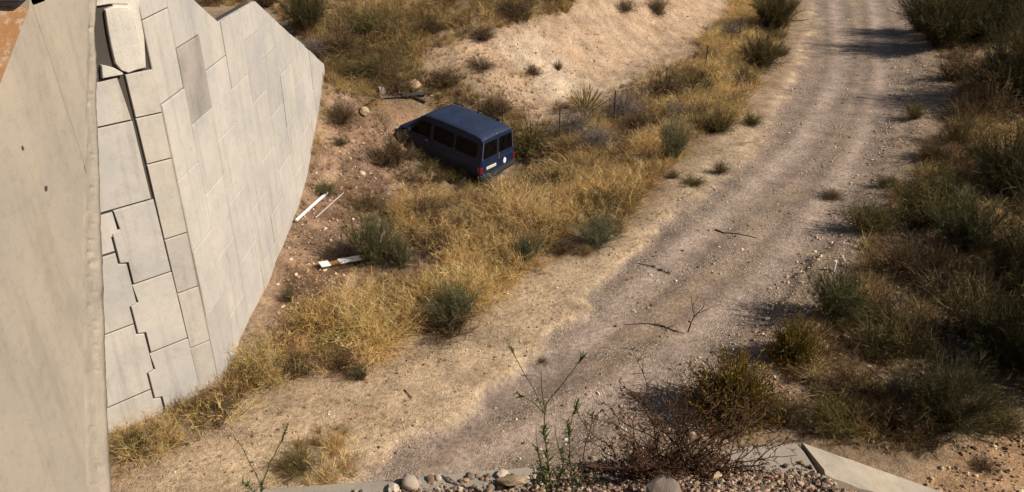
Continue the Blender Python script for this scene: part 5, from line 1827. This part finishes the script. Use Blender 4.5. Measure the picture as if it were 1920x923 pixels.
# ------------------------------------------------------------------ stones
def rock_mesh(name, sub=1, sq=(1, 0.8, 0.6), rough=0.22, seed=0):
    import bmesh
    bm = bmesh.new()
    bmesh.ops.create_icosphere(bm, subdivisions=sub, radius=0.5)
    r_ = np.random.default_rng(seed)
    off_ = r_.random(3) * 50
    for v in bm.verts:
        k_ = 1 + rough * (r_.random() - 0.5) * 2
        v.co = Vector((v.co.x * sq[0], v.co.y * sq[1], v.co.z * sq[2])) * k_
    me_ = bpy.data.meshes.new(name)
    bm.to_mesh(me_)
    bm.free()
    n_ = len(me_.vertices)
    a_ = me_.attributes.new('shade', 'FLOAT_COLOR', 'POINT')
    a_.data.foreach_set('color', np.concatenate([np.repeat(0.85 + 0.3 * r_.random((n_, 1)), 3, 1), np.ones((n_, 1))], 1).astype(np.float32).ravel())
    return me_


m_peb, t, b = new_mat('gravel_stone', 0.85, 0.2)
a1 = N(t, 'ShaderNodeAttribute', attribute_name='tint')
a1.attribute_type = 'INSTANCER'
a2 = N(t, 'ShaderNodeAttribute', attribute_name='shade')
t.links.new(mix(t, a1.outputs['Color'], a2.outputs['Color'], 1.0, 'MULTIPLY'), b.inputs['Base Color'])
pebs = [source('pebble', rock_mesh('pebble', 1, (1, 0.6 + 0.35 * random.random(), 0.55 + 0.35 * random.random()), 0.36, 100 + i), m_peb) for i in range(6)]
STONES = [(0.29, 0.222, 0.172), (0.38, 0.305, 0.245), (0.50, 0.42, 0.35), (0.19, 0.14, 0.11), (0.32, 0.22, 0.155), (0.11, 0.085, 0.07), (0.60, 0.53, 0.46)]


def stones_on(poly, n_, smin, smax, wfun=None, zfun=None):
    poly = np.array(poly)
    lo_, hi_ = poly.min(0), poly.max(0)
    p = lo_ + (hi_ - lo_) * rng.random((n_, 2))
    k_ = in_poly(p[:, 0], p[:, 1], poly)
    if wfun is not None:
        k_ &= rng.random(n_) < wfun(p[:, 0], p[:, 1])
    p = p[k_]
    s__ = smin * (smax / smin) ** (rng.random(len(p)) ** 2.4)
    z_ = (zfun or hgt)(p[:, 0], p[:, 1])
    return np.concatenate([p, (z_ + s__ * 0.12)[:, None], s__[:, None]], 1)


SHOULDER = plan([(1700, -20), (1740, 90), (1760, 200), (1700, 320), (1640, 420), (1560, 530), (1500, 640), (1460, 720), (1400, 760), (1250, 880), (1000, 1000), (1060, 860), (1330, 655), (1420, 560), (1520, 440), (1600, 330), (1655, 210), (1680, 90)])
road_w = lambda x, y: np.clip(1.0 - 0.95 * (np.exp(-(seg_dist(x, y, RUT_R) / 0.42) ** 2) + np.exp(-(seg_dist(x, y, RUT_L) / 0.45) ** 2)), 0.05, 1) * smooth(0.30, 0.62, 0.6 * fbm(seg_dist(x, y, RUT_R) * 1.3, y * 0.16, 0.7, 3, 77) + 0.4 * fbm(x, y, 0.8, 3, 76))
near_w = lambda x, y: np.clip(26.0 / (y + 1) - 0.35, 0.12, 1)
all_st = [
    stones_on(ROAD, 110000, 0.02, 0.10, lambda x, y: road_w(x, y) * near_w(x, y)),
    stones_on(SHOULDER, 90000, 0.025, 0.13, lambda x, y: smooth(0.22, 0.5, fbm(x, y, 1.0, 3, 78)) * near_w(x, y)),
    stones_on(SAND, 30000, 0.016, 0.075, lambda x, y: near_w(x, y) * smooth(0.35, 0.6, fbm(x, y, 1.0, 3, 80))),
    stones_on(RED, 2600, 0.025, 0.12),
    stones_on(BANK, 6000, 0.025, 0.12, lambda x, y: smooth(0.35, 0.6, fbm(x, y, 1.5, 3, 79))),
    stones_on(plan([(1450, 790), (1480, 620), (1600, 500), (1750, 500), (1850, 600), (1800, 800), (1650, 860)]), 5000, 0.025, 0.13),
    stones_on(ORANGE, 900, 0.03, 0.12),
]
st = np.concatenate(all_st)
n_ = len(st)
print('pebbles', n_)
s3 = st[:, 3:4] * (0.8 + 0.4 * rng.random((n_, 3)))
col_ = pick(STONES, n_) * np.array([1.06, 0.96, 0.86])
ns_ = sum(len(a_) for a_ in all_st[:2])
col_[ns_:] = col_[ns_:] * np.array([0.98, 0.92, 0.80])
scatter('gravel', st[:, :3], rng.random((n_, 3)) * 6.28 * np.array([0.12, 0.12, 1]), s3, rng.integers(0, 6, n_), np.clip(col_, 0.02, 0.8), pebs, 'loose pebbles and gravel strewn over the track and its shoulders')

# small rubble of the fill at the bottom edge
n_ = 24000
x_ = -2.3 + 8.0 * rng.random(n_)
d_ = 0.02 + 1.6 * rng.random(n_) ** 0.8
cover = smooth(0.10, 0.42, d_ + 0.16 * (fbm(x_, d_, 0.5, 2, 5) - 0.5) + np.where((x_ > 0.2) & (x_ < 2.35), 0.40, np.where(x_ > 2.2, -0.12, 0.02)))
k_ = rng.random(n_) < cover
x_, d_ = x_[k_], d_[k_]
# bare top of the wing stays clear
k_ = ~((x_ > w_hi.x - 0.02) & (d_ < 0.46))
x_, d_ = x_[k_], d_[k_]
y_ = np.array([yc(v) for v in x_]) - d_
s__ = 0.020 * (0.068 / 0.020) ** (rng.random(len(x_)) ** 2.2)
RUB = [tuple(np.array(q_) * np.array([0.72, 0.62, 0.52])) for q_ in STONES] + [(0.34, 0.20, 0.13), (0.28, 0.17, 0.11), (0.45, 0.33, 0.23), (0.12, 0.08, 0.06)]
scatter('rubble', np.stack([x_, y_, np.maximum(fill_z(x_, y_), ZC * (x_ < w_hi.x)) + s__ * 0.25], 1), rng.random((len(x_), 3)) * 6.28 * np.array([0.2, 0.2, 1]),
        s__[:, None] * (0.75 + 0.5 * rng.random((len(x_), 3))), rng.integers(0, 6, len(x_)), np.clip(pick(RUB, len(x_)), 0.02, 0.8), pebs, 'small broken rubble filling the slope behind the headwall')


def stone_mat(name, col):
    m, t, b = new_mat(name, 0.85, 0.2)
    p = obj_pos(t)
    f1 = noise(t, p, 4, 6, 0.7)
    f2 = noise(t, p, 14, 4, 0.7)
    c = mix(t, tuple(v * 0.72 for v in col), tuple(min(1, v * 1.15) for v in col), f1)
    oi = N(t, 'ShaderNodeObjectInfo')
    c = mix(t, c, ramp(t, oi.outputs['Random'], [(0, (0.7, 0.64, 0.6)), (0.5, (1, 0.95, 0.9)), (1, (1.25, 1.22, 1.2))]), 0.8, 'MULTIPLY')
    t.links.new(c, b.inputs['Base Color'])
    bump(t, b, f2, 0.5, 0.02)
    return m


def fill_at(px, py):
    """point of the fill or of the coping top seen at a photo point"""
    r_ = ray(px, py)
    s_ = np.arange(6.0, 11.0, 0.01)
    X, Y, Z = r_[0] * s_, r_[1] * s_, CAM_H + r_[2] * s_
    D = yc(X) - Y
    surf = np.where(D > 0.46, fill_z(X, Y), np.maximum(fill_z(X, Y), np.where(X < w_hi.x, ZC, 0)))
    hit = (Z < surf) & (D > -0.02)
    k_ = np.argmax(hit) if hit.any() else np.argmin(np.abs(D))
    return float(X[k_]), float(Y[k_]), float(surf[k_])


m_st = {'pale': stone_mat('pale_stone', (0.50, 0.42, 0.335)), 'grey': stone_mat('grey_stone', (0.26, 0.215, 0.18)), 'brown': stone_mat('brown_stone', (0.25, 0.16, 0.105)),
        'ochre': stone_mat('ochre_stone', (0.42, 0.31, 0.19))}
rock_src = [rock_mesh('stone', 3 if i == 0 else 2, q_, r_, 30 + i) for i, (q_, r_) in enumerate([((1, .85, .7), .04), ((1, .7, .5), .16), ((.9, .9, .75), .14), ((1.1, .6, .5), .2), ((1, .8, .55), .2)])]


def stone(loc, size, kind, label=None, name='stone', group=None, src=None, squash=(1, 1, 1)):
    me_ = rock_src[src if src is not None else random.randrange(5)].copy()
    me_.materials.clear()
    me_.materials.append(m_st[kind])
    me_.polygons.foreach_set('use_smooth', np.full(len(me_.polygons), src == 0))
    o_ = bpy.data.objects.new(name, me_)
    C.objects.link(o_)
    o_.location = loc
    o_.scale = tuple(size * q_ for q_ in squash)
    o_.rotation_euler = (random.random() * 0.5, random.random() * 0.5, random.random() * 6.28)
    return set_props(o_, label, 'stone', group)


def px_size(px_, loc):
    return px_ / FOC * (loc[1] * cp + (CAM_H - loc[2]) * sp)


for (px, py, w, kind, src, lab) in (
    (772, 912, 38, 'pale', 0, 'big smooth pale stone lying on the headwall coping'),
    (764, 897, 15, 'pale', 0, 'small round pale stone touching the big smooth pale stone'),
    (738, 920, 26, 'pale', 4, 'flat pale stone block on the coping beside the big smooth stone'),
    (822, 899, 15, 'pale', 0, 'white pebble alone on the coping'),
    (808, 902, 20, 'brown', 1, 'brown stone beside the white pebble on the coping'),
    (845, 905, 14, 'grey', 3, 'dark slim stone lying across the coping'),
    (883, 897, 18, 'grey', 2, 'grey stone at the rubble edge on the coping'),
    (752, 904, 14, 'brown', 1, 'small brown stone beside the small round pale stone'),
    (960, 910, 62, 'ochre', 4, 'long ochre stone block in the shade of the green plant'),
    (1242, 936, 76, 'grey', 2, 'large grey boulder at the bottom edge under the red thorn bush'),
    (942, 893, 26, 'pale', 1, 'pale broken stone at the foot of the green plant'),
    (1345, 900, 30, 'ochre', 4, 'ochre stone below the coping end beside the thorn bush'),
):
    L_ = fill_at(px, py)
    s__ = px_size(w, L_)
    stone((L_[0], L_[1], L_[2] + s__ * (0.02 if src == 0 and w > 60 else 0.18)), s__, kind, lab, 'boulder' if w > 60 else 'stone', None, src, (1.1, 1, 0.5) if w > 60 else (1, 1, 1))
cnt = 0
while cnt < 110:
    px, py = random.uniform(850, 1720), random.uniform(893, 926)
    if px > 1500 and py < 872 + (px - 1530) * 0.40 + 8:
        continue
    if 1260 < px < 1500 and py < 880:
        continue
    L_ = fill_at(px, py)
    w = random.choice([10, 10, 10, 11, 12, 13, 15])
    s__ = px_size(w, L_)
    right = px > 1290
    kd_ = random.choice(['pale', 'grey', 'brown', 'brown', 'brown', 'grey', 'ochre'])
    tone = {'pale': 'pale cream', 'grey': 'dull grey', 'brown': 'reddish brown', 'ochre': 'tan ochre'}[kd_]
    stone((L_[0], L_[1], L_[2] + s__ * 0.22), s__, kd_,
          f'{tone} rubble stone in the heap ' + ('between the coping end and the wing wall' if right else 'below the green plant and thorn bush'), 'rubble_stone',
          'rubble stones by the wing wall' if right else 'rubble stones behind the coping')
    cnt += 1
for (px, py, w, kind, lab) in (
    (777, 168, 26, 'ochre', 'round brownish boulder in dry grass above the van'),
    (684, 214, 20, 'ochre', 'pale tan rock on the earth slope between wall and van'),
    (679, 327, 13, 'pale', 'small white rock on the earth below the van front'),
    (533, 628, 20, 'pale', 'pale rock among straw at the foot of the wall'),
    (1000, 362, 9, 'pale', 'little pale stone in grass behind the van bumper'),
    (660, 268, 12, 'ochre', 'small tan rock on the earth slope'),
):
    x, y, z = at(px, py)
    s__ = px_size(w, (x, y, z))
    stone((x, y, z + s__ * 0.25), s__ * 1.1, kind, lab, 'rock', None, 2)

# ------------------------------------------------------------------ sticks and sprigs lying on the track
m_stick = plain('dark_dead_wood', (0.05, 0.035, 0.025), 0.9, 0.1, 0, 0.4, 20)
m_sprig = shrub_material('wilted_leaves', (0.035, 0.040, 0.018), (0.09, 0.095, 0.04))


def up_at(px, py, y0):
    """point in the upright plane y = y0 seen at a photo point"""
    r_ = ray(px, py)
    s_ = y0 / r_[1]
    return Vector((r_[0] * s_, y0, CAM_H + r_[2] * s_))


x, y, z = at(1290, 619)
stick = empty('standing_stick', (x, y, z), 'forked dead stick standing upright in the middle of the track', 'stick')
for P_, r0, r1 in (([(1290, 622), (1296, 605), (1302, 592), (1298, 575), (1296, 556)], 0.020, 0.006), ([(1300, 596), (1309, 587), (1318, 577), (1321, 566)], 0.013, 0.005),
                   ([(1306, 589), (1322, 582), (1338, 574), (1352, 570)], 0.010, 0.004), ([(1298, 576), (1303, 566), (1312, 552)], 0.008, 0.003)):
    mb = MB()
    pts = [up_at(a_, b2, y + 0.03 * i) - Vector((x, y, z)) for i, (a_, b2) in enumerate(P_)]
    mb.tube(pts, list(np.linspace(r0, r1, len(pts))), 5)
    mb.build('branch', m_stick, stick, 0.8)


def lying(pix, r0, r1, label, name='twig', leaf=0, lift=0.02):
    W_ = [Vector(at(*p)) + Vector((0, 0, lift)) for p in pix]
    o0 = empty(name, W_[0], label, 'twig')
    P2 = []
    for a_, b2 in zip(W_[:-1], W_[1:]):
        for q_ in (0, 0.5):
            p = a_.lerp(b2, q_)
            P2.append(Vector((p.x, p.y, ground_z(p.x, p.y) + lift)) - W_[0] + Vector((random.gauss(0, .006), random.gauss(0, .006), 0)))
    P2.append(W_[-1] - W_[0])
    mb_ = MB()
    mb_.tube(P2, list(np.linspace(r0, r1, len(P2))), 5)
    mb_.build('stem', m_stick, o0, 0.8)
    if leaf:
        c_ = np.array([tuple(P2[random.randrange(len(P2) // 2, len(P2))]) for _ in range(leaf)])
        dr = np.array(P2[-1] - P2[0])
        v, f_, s__, _, _ = ribbons(c_, dr / np.linalg.norm(dr) + rng.normal(size=(leaf, 3)) * 0.5 + np.array([0, 0, .25]), 0.10 + 0.10 * rng.random(leaf), np.full(leaf, 0.3), np.full(leaf, 0.016), 3, 0.7, 0.05)
        link('leaves', mesh_np('leaves', v, f_, shade=s__), m_sprig, o0)


lying([(1342, 424), (1358, 431), (1385, 433), (1420, 441)], 0.022, 0.008, 'long dark twig lying across the right rut')
lying([(1196, 488), (1222, 492), (1252, 504)], 0.010, 0.008, 'wilted leafy sprig lying on the gravel left of the long twig', 'leafy_sprig', 40)
lying([(1172, 602), (1215, 600), (1240, 605), (1264, 615)], 0.008, 0.01, 'leafy sprig lying beside the standing forked stick', 'leafy_sprig', 40)
lying([(1473, 38), (1492, 41), (1516, 38)], 0.03, 0.02, 'thick stick by the sandy lump at the far verge', 'stick')
lying([(760, 735), (772, 752)], 0.014, 0.006, 'short dark stick on the sandy verge near the golden grass')
lying([(1052, 258), (1040, 276), (1052, 284)], 0.02, 0.012, 'crooked dead twig at the foot of the fence post', 'twig')
lying([(640, 440), (642, 452), (632, 458)], 0.012, 0.008, 'bent dead twig on reddish earth beside the big broom')

# ------------------------------------------------------------------ plants growing from the fill in front
m_leaf = shrub_material('fresh_leaves', (0.035, 0.062, 0.015), (0.105, 0.140, 0.035), 0.3)
m_gstem = plain('green_brown_stem', (0.075, 0.065, 0.03), 0.8, 0.2)
m_thorn = shrub_material('red_brown_thorn', (0.055, 0.026, 0.014), (0.135, 0.068, 0.034), 0.1)
m_thorn2 = plain('red_brown_branch', (0.075, 0.04, 0.025), 0.85, 0.15, 0, 0.4, 15)
m_greytwig = plain('grey_dead_twig', (0.20, 0.18, 0.165), 0.9, 0.1, 0, 0.3, 15)


def sprig(base, stems, label, name, leafspec, r0=0.010):
    """stems: lists of photo points in the upright plane of the base; leafspec: (stem, from, to, leaves, leaf length)"""
    bx_, by_, bz_ = fill_at(*base)
    o0 = empty(name, (bx_, by_, bz_), label, 'plant')
    B0 = Vector((bx_, by_, bz_))
    lines = []
    for si, st_ in enumerate(stems):
        dj = random.gauss(0, 0.05)
        P2 = [up_at(a_, b2, by_ + dj * i + 0.01 * i) - B0 for i, (a_, b2) in enumerate(st_)]
        Q = []
        for a_, b2 in zip(P2[:-1], P2[1:]):
            for f_ in (0, 0.33, 0.66):
                Q.append(a_.lerp(b2, f_) + Vector((random.gauss(0, .004), random.gauss(0, .004), 0)))
        Q.append(P2[-1])
        mb_ = MB()
        mb_.tube(Q, list(np.linspace(r0 if si == 0 else r0 * 0.7, 0.003, len(Q))), 5)
        mb_.build('stem', m_gstem, o0, 0.9)
        lines.append(np.array([tuple(q_) for q_ in Q]))
    parts = []
    for (si, f0_, f1_, n_, ll, sprd) in leafspec:
        ln_ = lines[si]
        u_ = (f0_ + (f1_ - f0_) * rng.random(n_)) * (len(ln_) - 1)
        i0 = np.minimum(u_.astype(int), len(ln_) - 2)
        fr_ = (u_ - i0)[:, None]
        c_ = ln_[i0] * (1 - fr_) + ln_[i0 + 1] * fr_
        dr = ln_[i0 + 1] - ln_[i0]
        dr /= np.linalg.norm(dr, axis=1, keepdims=True)
        v, f_, s__, _, _ = ribbons(c_, dr * 0.8 + rng.normal(size=(n_, 3)) * sprd, ll * (0.6 + 0.7 * rng.random(n_)), np.full(n_, 0.12), np.full(n_, 0.015), 4, 0.8, 0.03)
        parts.append((v, f_, s__))
    v, f_, s__ = cat_parts(parts)
    link('leaves', mesh_np('leaves', v, f_, shade=s__), m_leaf, o0)
    return o0


sprig((1036, 935), [
    [(1036, 945), (1028, 880), (1022, 820), (1021, 775), (1000, 730), (954, 646)],
    [(1021, 778), (1024, 757), (1060, 712), (1094, 668)],
    [(1020, 775), (1000, 755), (968, 736)],
    [(1022, 770), (1016, 730), (1014, 695)],
    [(1030, 930), (1010, 860), (1005, 800)],
    [(1040, 935), (1055, 870), (1040, 800)],
], 'tall leafy green plant with forked bare shoots rising over the track', 'leafy_plant',
    [(0, 0.0, 0.5, 130, 0.085, 0.6), (0, 0.6, 0.93, 26, 0.04, 0.5), (0, 0.95, 1.0, 16, 0.05, 0.35), (1, 0.9, 1.0, 26, 0.05, 0.6), (1, 0.1, 0.8, 8, 0.03, 0.5), (2, 0.75, 1.0, 26, 0.05, 0.6), (4, 0.0, 0.7, 80, 0.085, 0.7), (5, 0.0, 0.7, 80, 0.085, 0.7)])
sprig((1075, 938), [
    [(1075, 950), (1070, 880), (1067, 820), (1064, 790)],
    [(1066, 812), (1074, 780), (1084, 752)],
    [(1075, 940), (1090, 890), (1085, 850)],
    [(1080, 940), (1110, 900), (1128, 868)],
], 'shorter leafy green plant beside the tall forked one', 'leafy_plant',
    [(0, 0.0, 0.5, 60, 0.08, 0.7), (0, 0.6, 1.0, 44, 0.075, 0.5), (1, 0.5, 1.0, 32, 0.06, 0.6), (2, 0, 0.8, 40, 0.08, 0.7), (3, 0.0, 0.7, 34, 0.07, 0.7)], 0.008)
sprig((1088, 890), [
    [(1088, 900), (1098, 830), (1110, 795), (1112, 772)],
    [(1110, 795), (1122, 775), (1130, 768)],
    [(1104, 815), (1096, 790)],
], 'thin dry sprig between the leafy plants and the red thorn bush', 'dry_sprig',
    [(0, 0.5, 1.0, 22, 0.04, 0.8), (1, 0.3, 1.0, 20, 0.04, 0.8), (2, 0.4, 1, 10, 0.04, 0.7)], 0.007)
sprig((486, 936), [
    [(488, 950), (492, 905), (506, 868), (528, 825), (540, 796)],
    [(490, 915), (478, 885), (455, 842), (437, 815)],
    [(486, 940), (470, 915), (455, 905)],
], 'two pronged thin green sprig in front of the bare verge', 'thin_sprig',
    [(0, 0.0, 0.25, 46, 0.07, 0.7), (0, 0.72, 0.9, 40, 0.035, 0.6), (0, 0.9, 1.0, 10, 0.03, 0.6), (1, 0.1, 0.9, 18, 0.025, 0.7), (2, 0, 1, 40, 0.07, 0.7)], 0.008)


def thorn_bush(base, width_m, height_m, label, nmain=30):
    bx_, by_, bz_ = fill_at(*base)
    o0 = empty('thorn_bush', (bx_, by_, bz_), label, 'bush')
    base_ = disc(nmain, 0.5) * np.array([width_m * 0.8, 0.35, 1])
    dr = cone_dirs(nmain, 8, 68, 0.8)
    dr[:, 0] *= 1.25
    dr[:, 1] = dr[:, 1] * 0.8 + 0.22
    dr[:, 2] = np.maximum(dr[:, 2], 0.15)
    L_ = height_m * (0.45 + 0.5 * rng.random(nmain))
    _, _, _, Pm, dm = ribbons(base_, dr, L_, 0.1 * rng.random(nmain), np.full(nmain, 0.01), 8, 0.7, 0.22)
    mb_ = MB()
    for line in Pm:
        mb_.tube([Vector(q_) for q_ in line], list(np.linspace(0.009, 0.003, len(line))), 4)
    mb_.build('branches', m_thorn2, o0)
    parts = []
    p, d2, _ = subs(Pm, dm, 11, 0.15, 0.75)
    v, f_, s__, P2, d3 = ribbons(p, d2, 0.08 + 0.18 * rng.random(len(p)), np.zeros(len(p)), np.full(len(p), 0.008), 5, 0.6, 0.35)
    parts.append((v, f_, s__))
    p, d4, _ = subs(P2, d3, 8, 0.1, 1.1)
    v, f_, s__, _, _ = ribbons(p, d4, 0.025 + 0.05 * rng.random(len(p)), np.zeros(len(p)), np.full(len(p), 0.008), 2, 0.5, 0)
    parts.append((v, f_, s__))
    v, f_, s__ = cat_parts(parts)
    link('thorns', mesh_np('thorns', v, f_, shade=s__), m_thorn, o0)


thorn_bush((1262, 893), 1.6, 1.28, 'reddish brown leafless thorn bush sprawling over the headwall coping', 58)
bx_, by_, bz_ = fill_at(1190, 905)
o0 = empty('dead_branch', (bx_, by_, bz_), 'pale grey dead branch tangle at the foot of the thorn bush', 'dead branch')
B0 = Vector((bx_, by_, bz_))
mb = MB()
for P_ in ([(1122, 862), (1140, 876), (1150, 884)], [(1128, 850), (1150, 880), (1180, 895), (1240, 900)], [(1150, 872), (1180, 884), (1215, 896), (1245, 900)], [(1170, 860), (1200, 870), (1230, 878)],
           [(1160, 890), (1180, 870), (1195, 855)], [(1140, 868), (1165, 862), (1190, 866)], [(1200, 890), (1225, 872), (1250, 866)], [(1210, 860), (1240, 880), (1275, 884)]):
    pts = [up_at(a_, b2, by_ + 0.1 + 0.05 * random.random()) - B0 for a_, b2 in P_]
    mb.tube(pts, list(np.linspace(0.011, 0.004, len(pts))), 5)
mb.build('grey_branches', m_greytwig, o0, 0.8)
# the three long shoots of the thorn bush
thorny = [o_ for o_ in C.objects if o_.name == 'thorn_bush'][0]
B0 = thorny.location.copy()
for P_ in ([(1240, 880), (1226, 800), (1215, 740), (1205, 700), (1186, 655)], [(1224, 800), (1205, 760), (1180, 738), (1160, 716)], [(1336, 880), (1333, 800), (1336, 740), (1338, 690)],
           [(1300, 860), (1350, 815), (1400, 790), (1440, 760)]):
    pts = [up_at(a_, b2, B0.y + 0.25) - B0 for a_, b2 in P_]
    Q = []
    for a_, b2 in zip(pts[:-1], pts[1:]):
        for f_ in (0, 0.5):
            Q.append(a_.lerp(b2, f_) + Vector((random.gauss(0, .008), random.gauss(0, .008), 0)))
    Q.append(pts[-1])
    mb = MB()
    mb.tube(Q, list(np.linspace(0.011, 0.003, len(Q))), 4)
    for q_ in Q[2:]:
        for _ in range(3):
            v_ = Vector((random.gauss(0, 1), random.gauss(0, .6), random.gauss(0.4, .5))).normalized() * random.uniform(0.05, 0.16)
            mb.tube([q_, q_ + v_ * 0.6, q_ + v_ + Vector((0, 0, 0.01))], [0.005, 0.0035, 0.0015], 3)
    mb.build('long_shoot', m_thorn2, thorny)
